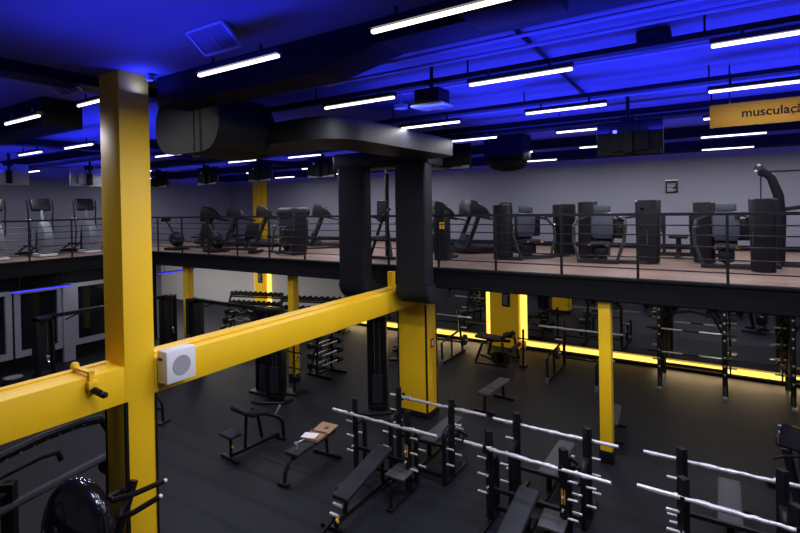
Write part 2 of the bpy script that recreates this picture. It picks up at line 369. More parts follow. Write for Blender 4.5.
# small round detectors, projector
for (x, y, z, lab) in ((-3.55, 5.6, 5.9, 'round smoke detector under the ceiling left of the centre pole'), (-8.2, 2.0, 5.95, 'small round detector at the far left of the ceiling'), (-5.5, 3.3, 6.1, 'small spotlight at the top of the near yellow column')):
    t = thing('ceiling_spot', lab, 'detector', (x, y, z)); MB().cyl((0, 0, 0), (0, 0, .05), .09 if z < 6 else .04, seg=20).out('dome', 'silver', t); MB().cyl((0, 0, .05), (0, 0, CE - z), .01).out('stem', 'silver', t)
t = thing('projector', 'dark box projector hanging under the ceiling left of centre', 'projector', (-2.75, 5.0, 5.72))
MB().bx(-.16, .16, -.14, .14, .03, .2, .02).out('body', 'blackm', t); MB().bx(-.2, .2, -.15, .15, 0, .03, .01).out('tray', 'silver', t); MB().cyl((0, 0, .2), (0, 0, CE - 5.72), .02).out('pole', 'blackm', t)
t = thing('ceiling_speaker', 'small black box on the blue ceiling at upper right', 'speaker', (-.5, 5.15, 6.02)); MB().bx(-.14, .14, -.1, .1, 0, .15, .02).out('body', 'blackm', t)
MB().bx(-.12, .12, -.105, -.1, .02, .13).out('grille', 'frame', t)

# ------------------------------------------------------------------ ducts
def oval(hw, hh, n=8, r=None):
    r = r or hh
    pts = []
    for cx, cz, a in ((hw - r, hh - r, 0), (-hw + r, hh - r, 90), (-hw + r, -hh + r, 180), (hw - r, -hh + r, 270)):
        pts += [(cx + r * math.cos(math.radians(a + 90 * k / n)), cz + r * math.sin(math.radians(a + 90 * k / n))) for k in range(n + 1)]
    return pts
t = thing('air_duct', 'large dark oval duct hanging right of the near yellow column', 'duct', (-5.95, 4.05, 5.97))
m = MB(); m.prism([(a, b - .22) for a, b in oval(.66, .37, 8, .34)], 0.05, .95, 'Y'); m.out('oval_body', 'duct', t)
m = MB(); m.prism([(a, b - .22) for a, b in oval(.68, .39, 8, .35)], 0.0, .05, 'Y'); m.out('end_flange', 'duct', t)
m = MB(); m.cyl((.25, -.05, -.6), (.25, -.05, .1), .01); m.out('strap', 'frame', t)
t = thing('air_duct', 'flat black duct that turns a rounded corner above the two vertical ducts', 'duct', (0, 0, 0))
# header: along X then round the corner along Y, swept by hand as a rounded-rectangle plan
pl = [(-6.6, 4.95)] + [(x, y) for x, y in [(-4.6 + .55 * math.sin(a), 5.4 - .55 * math.cos(a)) for a in [k * PI / 16 for k in range(0, 9)]]] + [(-4.05, 8.1), (-4.3, 8.35)] + [(-4.95, 8.35)] + [(-4.95, 6.1), (-5.1, 5.9), (-6.6, 5.9)]
m = MB(); m.prism(pl, 5.5, 5.79, 'Z'); m.out('header', 'duct', t)
m = MB(); m.prism([(a - 6.75, b + 5.645) for a, b in oval(.5, .2)], 4.98, 5.85, 'Y'); m.out('elbow', 'duct', t)
m = MB(); m.bx(-7.1, -4.7, 8.36, 9.0, 5.40, 5.76, .06); m.out('branch', 'duct', t)
def vduct(x0, x1, lab, zb=2.68, reach=2.2):
    t = thing('air_duct', lab, 'duct', ((x0 + x1) / 2, 8.45, zb)); h = (x1 - x0) / 2
    m = MB(); m.prism(oval(h, .15, 6, .07), .4, 5.44 - zb, 'Z')
    m.out('drop', 'duct', t)
    # rounded shoe turning under the slab along +Y
    m = MB(); pr = [(-.15, .4), (.15, .4), (.3, .21), (reach, .21), (reach, 0)] + [(.11 - .26 * math.sin(a), .26 - .26 * math.cos(a)) for a in [k * PI / 12 for k in range(0, 7)]]
    m.prism(pr, -h, h, 'X', .04); m.out('shoe', 'duct', t)
    MB().bx(-h - .01, h + .01, -.156, .156, 1.6, 1.615, .004).out('seam', 'duct', t)
vduct(-6.93, -6.22, 'left one of the two wide black vertical ducts')
vduct(-5.47, -4.74, 'right one of the two wide black vertical ducts, over the centre column', reach=.86)

# ------------------------------------------------------------------ televisions seen from the back
def television(x, y, rz, lab, sc_=1.0):
    zz = 5.40 if y > 9.5 else 5.37 if rz else 5.31
    t = thing('television', lab, 'television', (x, y, zz), rz, 'televisions hanging over the cardio machines')
    MB().box((0, 0, .27), (.98, .05, .56), bev=.015).out('screen_housing', 'lgrey' if rz else 'tvb', t)
    MB().box((0, -.05, .22), (.6, .07, .34), bev=.03).out('rear_cover', 'lgrey' if rz else 'tvb', t)
    MB().box((0, -.035, .035), (.92, .03, .07), bev=.01).out('lower_bezel', 'lgrey' if rz else 'silver' if x < -3 else 'tvb', t, 'grey lower bezel')
    MB().cyl((0, -.12, .1), (0, -.12, (CE - zz) * 1.07 if -2 < x < 0 else CE - zz), .03).box((0, -.12, .2), (.12, .08, .34)).box((0, -.05, .55), (.2, .1, .12)).out('pole', 'tvb', t)
    MB().box((-.2, -.088, .38), (.06, .01, .05)).out('label_plate', 'bdot' if x > -3 else 'white', t)
    return t
for x, y, rz, lab in ((-1.14, 8.15, 0, 'large black television back hanging from a pole at upper right'), (-5.0, 9.9, 0, 'television back just right of the right vertical duct'),
                  (-8.85, 10, 0, 'television back just left of the left vertical duct'), (-11.2, 10, 0, 'television back beside the yellow wall pier top'),
                  (-13.6, 10, 0, 'second television right of the near yellow column'), (-16.2, 10, 0, 'television back nearest the right side of the near yellow column'),
                  (-15.8, 5.5, PI / 2, 'lit-grey television back at the far left edge'), (-15.8, 7.5, PI / 2, 'television back just left of the near yellow column')):
    tv = television(x, y, rz, lab)
    if -2 < x < 0: tv.scale = (.93, .93, .93)
t = thing('ceiling_fan_coil', 'dark rounded unit under the ceiling right of the right duct', 'air conditioner', (-4.1, 11, 5.35))
MB().ball((0, 0, .2), .45, (1, 1, .42)).bx(-.45, .45, -.3, .3, .25, CE - 5.35).out('dome', 'blackm', t)

# ------------------------------------------------------------------ signs
def text(body, size, m, loc, rot, parent=None, name='lettering', ext=.004):
    cu = bpy.data.curves.new(name, 'FONT'); cu.body = body; cu.size = size; cu.extrude = ext; cu.align_x = 'LEFT'; cu.align_y = 'CENTER'; cu.offset = .002
    o = bpy.data.objects.new(name, cu); C.objects.link(o)
    dg = bpy.context.evaluated_depsgraph_get(); me = bpy.data.meshes.new_from_object(o.evaluated_get(dg)); bpy.data.objects.remove(o)
    me.materials.clear(); me.materials.append(M[m]); o = bpy.data.objects.new(name, me); C.objects.link(o)
    o.location = loc; o.rotation_euler = rot
    if parent: o.parent = parent
    return o
t = thing('hanging_sign', 'orange hanging sign reading musculação', 'sign', (.9, 7.0, 5.46))
MB().bx(-1.0, 1.0, -.02, .02, 0, .27, .003).out('panel', 'signp', t)
text('musculação', .137, 'ink', (-.69, -.022, .14), (PI / 2, 0, 0), t)
for x in (-.8, .8): MB().cyl((x, 0, .27), (x, 0, CE - 5.46), .008).out('wire', 'frame', t)
t = thing('wall_notice', 'small black notice with pale lines on the upper back wall', 'sign', (-1.13, YB - .03, 4.84))
MB().bx(-.15, .15, 0, .029, 0, .36, .004).out('board', 'plast', t); MB().bx(-.15, .15, -.005, .03, .34, .365).out('top_edge', 'white', t)
m = MB()
for k, w_ in enumerate((.2, .22, .14, .18, .2, .21)): m.bx(-.11, -.11 + w_, -.006, -.001, .05 + k * .038, .064 + k * .038)
m.out('printed_line', 'inkg', t)
t = thing('fire_sign', 'small red fire equipment sign on the centre column', 'sign', (-5.365, 9.58, 1.5)); MB().bx(-.012, 0.0, -.07, .07, 0, .2, .002).out('plate', 'red', t)
MB().bx(.001, .004, -.035, .035, .04, .15).out('pictogram', 'white', t)
# white speaker on the beam
t = thing('wall_speaker', 'white box loudspeaker with round grey grille mounted on the yellow beam', 'loudspeaker', (-5.6, 3.37, 2.585))
MB().bx(0.004, .2, 0, .38, 0, .38, .012).out('cabinet', 'white', t)
m = MB(); m.cyl((.199, .19, .19), (.206, .19, .19), .115, seg=40); m.out('grille', 'grille', t, 'round grey grille')
MB().bx(.05, .11, -.012, 0, .27, .3).out('bracket_knob', 'frame', t)
# yellow bracket with black camera over the beam
t = thing('beam_clamp', 'yellow clamp with a black knob gripping the beam left of the near column', 'clamp', (-5.6, 2.64, 2.88))
MB().bx(-.34, .03, -.03, .03, .02, .05, .01).ball((-.34, 0, .05), .045).bx(-.015, .03, -.03, .03, -.2, .05, .008).bx(.0, .06, -.05, .05, -.13, -.05, .01).out('bracket', 'yel', t)
MB().cyl((.04, 0, -.14), (.12, .03, -.17), .035).box((.15, .05, -.19), (.07, .06, .05), rot=(0, .3, .4), bev=.01).out('knob', 'plast', t, 'black knob')
# wood board and arm on the lower left back wall
t = thing('wall_board', 'dark wooden board with a black arm high on the pale back wall', 'board', (-14.6, YB - .16, 2.45))
MB().bx(-.55, .55, 0, .15, -.15, .38, .01).out('board', 'wood', t); MB().sq([(.5, -.05, .3), (1.2, -.2, .28), (1.5, -.3, .3)], .06).out('arm', 'frame', t)

# ------------------------------------------------------------------ gym equipment, lower floor
def barbell(label, loc, rz=0, L=2.05, wrap=True, group=None):
    t = thing('barbell', label, 'barbell', loc, rz, group)
    h = L / 2
    m = MB()
    if wrap:
        pts = [(-h * .98 + 2 * h * .98 * k / 26, 0, 0) for k in range(27)]
        rs = [.024 + random.uniform(-.004, .009) for k in pts]; rs[0] = .012; rs[-1] = .012
        m.tube([(p[0], p[1] + random.uniform(-.006, .006), p[2] - random.uniform(0, .012)) for p in pts], .02, 9, rs=rs)
        m.out('plastic_wrap', 'wrap', t)
        m = MB()
    m.cyl((-h + .4, 0, 0), (h - .4, 0, 0), .014).out('shaft', 'steel', t)
    for s in (-1, 1):
        MB().cyl((s * (h - .42), 0, 0), (s * h, 0, 0), .025).cyl((s * (h - .43), 0, 0), (s * (h - .40), 0, 0), .036).out('sleeve', 'steel', t)
    return t
def bench_station(label, x, y, rz, cx=0.0, incl=.0, sticker=True, seat=True):
    """olympic press bench: uprights with storage pegs, bench reaching out along -y"""
    t = thing('press_bench', label, 'weight bench', (x, y, 0), rz)
    for s in (-1, 1):
        u = MB(); u.sq([(s * .53, .02, 0.04), (s * .53, 0, 1.34)], .085, 1.2)
        u.box((s * .53, -.09, 1.10), (.05, .16, .035)).box((s * .53, -.165, 1.14), (.05, .02, .10))
        u.out('upright', 'frame', t)
        a = MB(); ap = [(s * .53, .27, .04), (s * .53, .27, .78)] + [(s * .53, .27 - .12 + .12 * math.cos(q), .78 + .12 * math.sin(q)) for q in [k * PI / 12 for k in range(1, 7)]] + [(s * .53, .04, .90)]
        a.tube(ap, .042, 8).out('rear_arch', 'frame', t)
        MB().box((s * .53, -.10, .03), (.08, .80, .06), bev=.01).out('foot', 'frame', t)
        for z in (.42, .68, .92):
            MB().cyl((s * .56, 0, z), (s * .71, 0, z), .017, seg=10).out('storage_peg', 'steel', t)
        for z in (.36, .62): MB().cyl((s * .56, .27, z), (s * .70, .27, z), .017, seg=10).out('storage_peg', 'steel', t)
        for z in (.55, .72): MB().cyl((s * .53, -.03, z), (s * .53, -.1, z), .014, seg=8).out('hook_pin', 'steel', t)
    MB().sq([(-.5, .22, .12), (.5, .22, .12)], .06).out('cross_member', 'frame', t); MB().sq([(-.5, .02, .5), (.5, .02, .5)], .05).out('cross_member', 'frame', t)
    f = MB(); f.sq([(cx, .2, .14), (cx, -1.3, .14)], .07); f.sq([(cx, -1.12, .14), (cx, -1.05, .40)], .06); f.sq([(cx, -.15, .14), (cx, -.15, .42 + incl * .6)], .06)
    f.box((cx, -1.3, .03), (.55, .07, .06), bev=.01); f.sq([(cx, -1.3, .05), (cx, -1.3, .16)], .06); f.out('bench_frame', 'frame', t)
    m = MB(); L = 1.22; ang = math.atan2(incl, 1.0)
    m.box((cx, -.64, .46 + incl * .42), (.29, L, .085), rot=(ang, 0, 0), bev=.03, seg=3).out('bench_pad', 'pad' if rz == 0 else 'gpad', t)
    k = MB(); k.cyl((cx - .10, -1.24, .34), (cx + .06, -1.24, .34), .025).cyl((cx - .11, -1.3, .22), (cx + .04, -1.3, .22), .028); k.out('roller_bar', 'steel', t)
    MB().cyl((cx + .04, -1.34, .2), (cx + .09, -1.37, .2), .022).out('adjust_knob', 'ytag', t, 'yellow knob')
    MB().sq([(cx - .03, -1.25, .2), (cx - .12, -1.45, .03)], .04).out('pull_handle', 'frame', t)
    if seat:
        m = MB(); m.box((cx + .34, -.12, .40), (.34, .50, .05), rot=(-.1, .05, .1), bev=.03, seg=3).out('spotter_step', 'pad' if cx < -.1 else 'gpad', t)
        MB().sq([(cx + .1, -.3, .14), (cx + .34, -.2, .36)], .05).sq([(.53, -.5, .04), (.53, -.5, .45)], .045).box((.53, -.5, .02), (.12, .12, .04)).out('step_bracket', 'frame', t)
    if sticker: MB().box((.53, -.046, .72), (.05, .008, .2)).out('sticker', 'otag', t, 'orange instruction sticker')
    return t
bench_station('front press bench left of centre with slim incline pad and orange sticker', -4.78, 6.72, 0, cx=.13, incl=.22)
bench_station('front press bench in the middle of the floor with dark blue-grey pad', -2.33, 6.72, 0, cx=.08, incl=.22)
bench_station('front press bench cut by the lower right corner', .12, 6.72, 0, cx=.1, incl=.22)
bench_station('rear press bench beside the foot of the centre column', -4.4, 7.52, PI, cx=0, sticker=False, seat=False)
bench_station('rear press bench in the middle of the floor with pale grey pad', -2.2, 7.52, PI, cx=.08, sticker=False, seat=False)
bench_station('rear press bench behind the bar at lower right', .06, 7.52, PI, cx=0, sticker=False, seat=False)
for lab, x, y, z in (('wrapped barbell on the front bench left of centre', -4.64, 6.56, 1.14), ('long wrapped barbell on the front bench in the middle', -2.19, 6.58, 1.14), ('wrapped barbell lowest in the lower right corner', .12, 6.6, 1.15),
                  ('wrapped barbell on the rear bench beside the centre column', -4.22, 7.60, 1.15), ('wrapped barbell on the rear bench in the middle', -2.20, 7.58, 1.14), ('wrapped barbell above another at lower right', .0, 7.62, 1.14)):
    barbell(lab, (x, y, z), rz=-.04 if y < 7 and x > -4 else 0, L=2.03 if y < 7 else 1.88)

# seated curl bench
t = thing('curl_bench', 'small black curl bench with arm pad and low seat on the open floor', 'weight bench', (-7.64, 5.97, 0), -.1)
MB().box((0, 0, .03), (.52, .07, .06), bev=.01).sq([(0, 0, .08), (0, 1.1, .08)], .06).box((0, 1.1, .03), (.4, .07, .06), bev=.01).out('base_frame', 'frame', t)
MB().sq([(0, .02, .08), (0, .02, .44)], .05).out('seat_post', 'frame', t); MB().box((0, .02, .47), (.36, .26, .06), bev=.025, seg=3).out('seat', 'pad', t)
MB().cyl((.03, .02, .25), (.08, .02, .25), .02).out('adjust_knob', 'ytag', t, 'yellow knob')
MB().sq([(0, .32, .08), (0, .36, .72)], .05).sq([(-.0, .36, .72), (-.0, .5, .80)], .05).tube([(.12, .36, .74), (.14, .7, .66), (.16, .98, .5), (.16, 1.08, .36), (.16, 1.1, .08)], .036).tube([(-.12, .36, .74), (-.14, .7, .62), (-.14, .8, .1)], .034).out('support_tube', 'frame', t)
MB().box((0, .30, .80), (.56, .26, .11), rot=(-.5, 0, 0), bev=.05, seg=4).out('arm_pad', 'pad', t)
MB().cyl((.16, .9, .56), (.24, .96, .76), .02).out('bar_hook', 'steel', t, 'bright bar hook')
# flat bench with cardboard
t = thing('flat_bench', 'narrow black bench with curved front foot carrying the cardboard box', 'weight bench', (-6.15, 5.88, 0), .06)
MB().tube([(0, .0, .04), (0, .02, .2), (0, .12, .34), (0, .3, .38)], .035).box((0, -.02, .03), (.22, .09, .06), bev=.015).out('front_leg', 'frame', t)
MB().sq([(0, .2, .37), (0, 1.2, .37)], .06).sq([(0, 1.15, .05), (0, 1.12, .37)], .05).out('spine', 'frame', t)
MB().box((0, 1.15, .03), (.6, .09, .06), bev=.015).out('rear_foot', 'frame', t)
MB().box((0, .71, .44), (.28, 1.1, .07), bev=.025, seg=3).out('bench_pad', 'pad', t)
MB().cyl((0, .3, .47), (0, .3, .55), .03).ball((0, .3, .57), .04).out('knob', 'silver', t); MB().cyl((-.13, .42, .49), (-.1, .66, .49), .013).out('side_bar', 'steel', t)
t = thing('cardboard_box', 'opened brown cardboard box lying on the narrow bench', 'box', (-6.2, 6.67, .478), .12); t.scale = (.85, .85, .9)
m = MB(); m.bx(-.2, .2, -.19, .19, 0, .012).bx(-.2, .2, -.19, -.182, 0, .05).bx(-.2, -.192, -.19, .19, 0, .05).bx(.192, .2, -.19, .19, 0, .05).out('base', 'card', t)
MB().box((.02, .385, .05), (.42, .36, .012), rot=(.12, 0, -.03)).bx(-.18, .2, .205, .215, .01, .05).out('lid', 'card', t)
m = MB(); m.bx(.02, .1, .33, .42, .059, .064); m.out('printed_mark', 'wood', t)
tag(MB().box((0, 0, 0), (.27, .2, .004), rot=(0, 0, .3)).out('paper_sheet', 'paper'), 'white paper sheet on the open cardboard box', 'paper').location = (-6.24, 6.6, .533)

def flat_bench(label, x, y, rz, m='gpad', tilt=.0, L=1.2):
    t = thing('flat_bench', label, 'weight bench', (x, y, 0), rz)
    for q in (-1, 1): MB().box((0, q * .5, .03), (.5, .08, .06), bev=.01).out('foot', 'frame', t)
    MB().sq([(0, -.5, .05), (0, -.48, .37)], .05).sq([(0, .5, .05), (0, .42, .40)], .05).sq([(0, -.5, .35), (0, .5, .38)], .06).out('frame', 'frame', t)
    MB().box((0, -.42, .435), (.28, .34, .07), bev=.025, seg=3).out('seat_pad', m, t)
    MB().box((0, .18, .435 + tilt * .3), (.28, .82, .07), rot=(tilt, 0, 0), bev=.025, seg=3).out('back_pad', m, t)
    return t
flat_bench('grey flat bench standing alone right of the centre column', -4.42, 10.75, -.06)
fb = flat_bench('grey adjustable bench half behind the slim right-hand post', -1.86, 10.6, .1, tilt=.06); fb.scale = (.9, .8, .85)
flat_bench('dark flat bench seen left of the centre column near the mirror', -8.4, 12.9, .5)

# press stations by the mirror
def rack_station(label, x, y, rz=0, pad=True):
    t = thing('squat_stand', label, 'weight rack', (x, y, 0), rz)
    for s in (-1, 1):
        MB().sq([(s * .55, .25, .04), (s * .5, .05, 1.35)], .06).box((s * .5, -.03, 1.1), (.05, .14, .04)).out('upright', 'frame', t)
        MB().sq([(s * .6, .3, .04), (s * .6, -1.25, .04)], .06).sq([(s * .6, -1.22, .04), (s * .6, -1.22, .62), (s * .6, -1.1, .66), (s * .58, -.1, .72)], .05).sq([(s * .6, -.6, .05), (s * .6, -.6, .68)], .045).out('side_frame', 'frame', t)
        MB().box((s * .6, -1.26, .07), (.07, .06, .14)).out('foot_cap', 'silver', t, 'pale end cap')
        MB().cyl((s * .6, .12, .42), (s * .8, .12, .42), .02).out('storage_peg', 'steel', t); MB().cyl((s * .56, .12, .8), (s * .76, .12, .8), .02).out('storage_peg', 'steel', t)
        MB().cyl((s * .66, .12, .42), (s * .72, .12, .42), .17, seg=24).out('weight_plate', 'iron', t)
    MB().sq([(-.58, .22, .3), (.58, .22, .3)], .05).out('cross_member', 'frame', t); MB().sq([(-.5, .07, .95), (.5, .07, .95)], .04).out('cross_member', 'frame', t)
    return t
rack_station('press rack by the mirror behind the slim right-hand post', -3.2, 14.0)
rack_station('press rack by the mirror just right of the centre column', -7.45, 14.0)
barbell('wrapped barbell on the rack behind the slim right-hand post', (-3.27, 13.98, 1.165), L=2.2)
barbell('bare barbell on the rack right of the centre column', (-7.5, 13.98, 1.165), L=2.1, wrap=False)

# lying leg machine in front of the lit pier
t = thing('leg_curl_machine', 'black lying leg machine in front of the lit yellow pier', 'exercise machine', (-5.55, 13.9, 0), 0)
MB().sq([(-.5, -.6, .05), (-.32, -.45, .62)], .06).sq([(-.5, .4, .05), (-.32, .3, .62)], .06).sq([(.4, -.6, .05), (.3, -.5, .7)], .06).sq([(.45, .4, .05), (.35, .3, .75)], .06).sq([(-.5, -.6, .06), (.5, -.6, .06)], .06).sq([(-.5, .4, .06), (.5, .4, .06)], .06).sq([(-.32, -.1, .6), (.4, -.1, .66)], .07).sq([(-.3, -.6, .3), (.4, -.6, .1)], .05).out('frame', 'frame', t)
MB().box((-.22, -.1, .70), (.85, .42, .09), rot=(0, .05, 0), bev=.035, seg=3).out('body_pad', 'pad', t)
MB().tube([(.2, -.3, .78), (.42, -.3, .9), (.5, -.1, .92), (.42, .1, .9), (.2, .1, .78)], .04).box((.36, -.1, .84), (.3, .34, .12), bev=.04).out('handle_hood', 'plast', t)
MB().cyl((.52, -.5, .5), (.52, .3, .5), .06).out('ankle_roller', 'pad', t)
m = MB()
for k in range(2): m.cyl((.2 + .18 * k, -.62, .28), (.2 + .18 * k, -.56, .28), .19, seg=24)
m.out('weight_plate', 'iron', t)
MB().sq([(.78, -.15, .05), (.78, -.1, 1.05)], .05).box((.78, -.15, .03), (.2, .2, .06), bev=.01).cyl((.62, -.1, .78), (.94, -.1, .78), .02).out('side_post', 'frame', t)

# power racks by the mirror on the right
def plate(x, y, z, r, ax='x', w=.035):
    m = MB(); d = {'x': (w, 0, 0), 'y': (0, w, 0)}[ax]
    return m.cyl((x, y, z), (x + d[0], y + d[1], z + d[2]), r, seg=26).cyl((x - d[0] * .15, y - d[1] * .15, z), (x + d[0] * 1.15, y + d[1] * 1.15, z), r * .35, seg=16)
def power_rack(label, x, y, W=1.36):
    t = thing('power_rack', label, 'weight rack', (x, y, 0)); h = W / 2
    for s in (-1, 1):
        u = MB(); u.sq([(s * h, 0, .03), (s * h, 0, 2.4)], .075)
        u.out('front_upright', 'frame', t)
        MB().sq([(s * h, 1.1, .03), (s * h, 1.1, 2.4)], .075).out('rear_upright', 'frame', t)
        MB().box((s * h, .5, .03), (.08, 1.3, .06), bev=.01).sq([(s * h, -.15, .05), (s * h, .02, .35)], .04).out('side_rail', 'gframe', t); MB().sq([(s * h, 0, 2.36), (s * h, 1.1, 2.36)], .07).out('side_rail', 'gframe', t)
        MB().box((s * h, -.18, .035), (.09, .12, .07), bev=.02).out('foot_cap', 'silver', t, 'pale foot cap')
        for k in range(9): MB().cyl((s * h, -.04, .55 + k * .2), (s * h, -.075, .55 + k * .2), .024, seg=8).out('hole_ring', 'steel', t)
        for k, (z, r) in enumerate(((.42, .15), (.80, .12), (1.15, .19), (1.55, .13))):
            MB().cyl((s * (h + .03), 1.0, z), (s * (h + .26), 1.0, z), .022, seg=10).out('storage_peg', 'steel', t)
            plate(s * (h + .1) - (.035 if s < 0 else 0), 1.0, z, r).out('weight_plate', 'iron', t)
        MB().box((s * h, -.06, 1.15), (.06, .1, .14), bev=.01).out('bar_hook', 'plast', t)
    MB().tube([(-h, .05, 1.74), (-h * .6, .05, 1.88), (0, .05, 1.95), (h * .6, .05, 1.88), (h, .05, 1.74)], .032).out('pull_up_bar', 'frame', t)
    for s in (-1, 1): MB().sq([(s * h, 1.05, 1.2), (s * h * .45, 1.05, 1.9)], .05).out('brace', 'frame', t)
    for a in ([(-h, 1.1, 2.36), (h, 1.1, 2.36)], [(-h, 1.1, .3), (h, 1.1, .3)], [(-h, .0, 2.34), (h, .0, 2.34)]): MB().sq(a, .06).out('cross_member', 'gframe', t)
    return t
power_rack('tall power rack by the mirror with two bars, right of the slim post', -.64, 13.85)
power_rack('power rack at the right edge before the mirror', 1.98, 13.85)
for z, lab in ((1.50, 'upper barbell with dark centre in the tall power rack'), (.93, 'lower barbell with dark centre in the tall power rack')):
    t = thing('barbell', lab, 'barbell', (-.64, 13.74, z))
    MB().cyl((-.62, 0, 0), (.62, 0, 0), .019).out('shaft', 'steel', t); MB().cyl((-.17, 0, 0), (.17, 0, 0), .026).out('grip', 'iron', t)
    for s in (-1, 1): MB().cyl((s * .62, 0, 0), (s * .95, 0, 0), .024).out('sleeve', 'iron', t, 'dark sleeve')

# machine at the right edge
t = thing('exercise_machine', 'black machine with tilted console at the right edge behind the barbells', 'exercise machine', (1.12, 9.35, 0), .3)
MB().box((0, 0, .04), (.9, .12, .08), bev=.02).box((0, .7, .04), (.7, .1, .08), bev=.02).sq([(0, 0, .05), (0, .7, .05)], .08).out('base', 'frame', t)
MB().sq([(-.2, 0, .06), (-.34, .05, .9)], .09).sq([(.2, .1, .06), (-.1, .05, .95)], .07).out('mast', 'plast', t)
MB().box((-.28, .0, 1.08), (.42, .1, .34), rot=(-.35, .25, 0), bev=.05, seg=3).out('console', 'shiny', t)
MB().tube([(-.55, -.1, .8), (-.45, -.2, .9), (-.2, -.22, .92), (0, -.2, .8)], .02).out('handle', 'frame', t)
MB().box((.15, .35, .5), (.3, .5, .5), bev=.1, seg=3).out('shroud', 'shiny', t)

# tall weight stack tower by the centre column
def stack_tower(label, x, y, rz, h=2.1, w=.42, d=.28, base=True):
    t = thing('weight_stack_tower', label, 'exercise machine', (x, y, 0), rz)
    MB().bx(-w / 2, -w / 2 + .06, -d / 2, d / 2, .04, h, .015).bx(w / 2 - .06, w / 2, -d / 2, d / 2, .04, h, .015).bx(-w / 2, w / 2, -d / 2, d / 2, h - .1, h, .02).bx(-w / 2, w / 2, -d / 2, d / 2, .04, .14, .01).out('tower_frame', 'frame', t)
    MB().bx(-w / 2 + .05, w / 2 - .05, -.06, .1, .14, h - .1, .01).out('shroud', 'iron', t)
    m = MB()
    for k in range(14): m.bx(-.12, .12, -d / 2 + .02, -.06, .18 + k * .045, .218 + k * .045)
    m.out('weight_stack', 'gframe', t)
    MB().cyl((-.06, -.08, .2), (-.06, -.08, h - .1), .01).cyl((.06, -.08, .2), (.06, -.08, h - .1), .01).out('guide_rod', 'chrome', t)
    if base: MB().tube([(-.5, -.3, .03), (-.2, -.38, .03), (.3, -.3, .03), (.42, 0, .03)], .03).out('base_hoop', 'frame', t)
    return t
stack_tower('tall black weight stack tower just left of the centre column', -6.62, 9.25, .5, 2.12, .44)
# cable crossover left of centre
def crossover(label, a, b, z=2.2, n=2):
    A = Vector(a); B = Vector(b); d = (B - A); L = d.length; rz = math.atan2(d.y, d.x)
    t = thing('cable_crossover', label, 'exercise machine', (A.x, A.y, 0), rz)
    for x in (0, L):
        c = MB(); c.bx(x - .2, x - .14, -.16, .16, .03, z, .01).bx(x + .14, x + .2, -.16, .16, .03, z, .01).bx(x - .2, x + .2, -.16, .16, z - .1, z, .01).bx(x - .3, x + .3, -.3, .3, .0, .05, .01); c.out('tower', 'frame', t)
        MB().bx(x - .19, x + .19, -.05, .155, .05, z - .1).out('shroud', 'iron', t)
        m = MB()
        for k in range(12): m.bx(x - .11, x + .11, -.13, -.055, .08 + k * .05, .12 + k * .05)
        m.out('weight_stack', 'gframe', t)
        MB().box((x, -.2, z * .5), (.08, .08, .16), bev=.02).cyl((x, -.22, z * .5), (x, -.22, z - .1), .006).cyl((x - .02, -.25, z * .45), (x + .02, -.25, z * .45), .05, seg=16).out('pulley', 'chrome', t)
    MB().sq([(0, 0, z - .03), (L, 0, z - .03)], .09).sq([(.5, -.02, z - .18), (.9, 0, z - .05)], .03).sq([(L - .5, -.02, z - .18), (L - .9, 0, z - .05)], .03).out('top_beam', 'frame', t)
    return t
crossover('wide cable crossover between the yellow beam and the pale back wall', (-12.6, 8.75), (-9.75, 8.75), 2.1)
crossover('cable crossover in front of the dark windows on the left', (-14.3, 5.65), (-14.3, 9.0), 2.02)
# functional towers below the beam (left of barbell rack)
stack_tower('black cable tower with hooped base left of the barbell rack', -9.1, 8.5, .35, 2.2, .4)
# hanging attachments
t = thing('attachment_stand', 'small stand of cable handles beside the barbell rack', 'stand', (-9.05, 9.05, 0))
MB().sq([(0, 0, .03), (0, 0, 1.3)], .05).box((0, 0, .02), (.45, .45, .04), bev=.01).sq([(-.25, 0, 1.0), (.25, 0, 1.0)], .03).sq([(-.25, 0, .6), (.25, 0, .6)], .03).out('stand', 'frame', t)
for x, z in ((-.2, .96), (.18, .95), (.0, .55), (.22, .55)): MB().tube([(x, -.03, z), (x - .07, -.05, z - .14), (x + .07, -.05, z - .14), (x, -.03, z)], .012).out('cable_handle', 'chrome', t)

# fixed barbells on an upright rack
t = thing('barbell_rack', 'upright rack holding fixed barbells under the beam left of the centre column', 'weight rack', (-9.25, 10.0, 0), 0)
for y in (.2, .8):
    MB().sq([(-.42, y, .03), (.45, y, .03)], .06).sq([(-.1, y, .03), (0, y, 1.75)], .06).sq([(-.36, y, .03), (-.02, y, 1.1)], .045).out('end_frame', 'frame', t)
    for k in range(6): MB().box((.06, y, .28 + k * .27), (.12, .04, .03)).box((-.12, y, .28 + k * .27), (.12, .04, .03)).out('rest_arm', 'frame', t)
MB().sq([(0, .2, .1), (0, .8, .1)], .05).out('cross_member', 'frame', t)
def fixed_bar(label, loc, L=1.02, r=.085, curl=False, rz=PI / 2, group='fixed barbells on the upright rack'):
    t = thing('fixed_barbell', label, 'barbell', loc, rz, group); h = L / 2
    if curl: MB().tube([(-h, 0, 0), (-h * .55, 0, 0), (-h * .35, 0, .05), (-h * .12, 0, -.03), (h * .12, 0, -.03), (h * .35, 0, .05), (h * .55, 0, 0), (h, 0, 0)], .016).out('bar', 'steel', t)
    else: MB().cyl((-h, 0, 0), (h, 0, 0), .016).out('bar', 'steel', t)
    for s in (-1, 1): MB().cyl((s * (h - .14), 0, 0), (s * h, 0, 0), r, seg=16).cyl((s * (h - .16), 0, 0), (s * (h + .01), 0, 0), r * .6, seg=16).out('weight_head', 'iron', t)
    return t
f0 = None
tiers = ['lowest', 'second lowest', 'third', 'fourth', 'fifth', 'topmost']
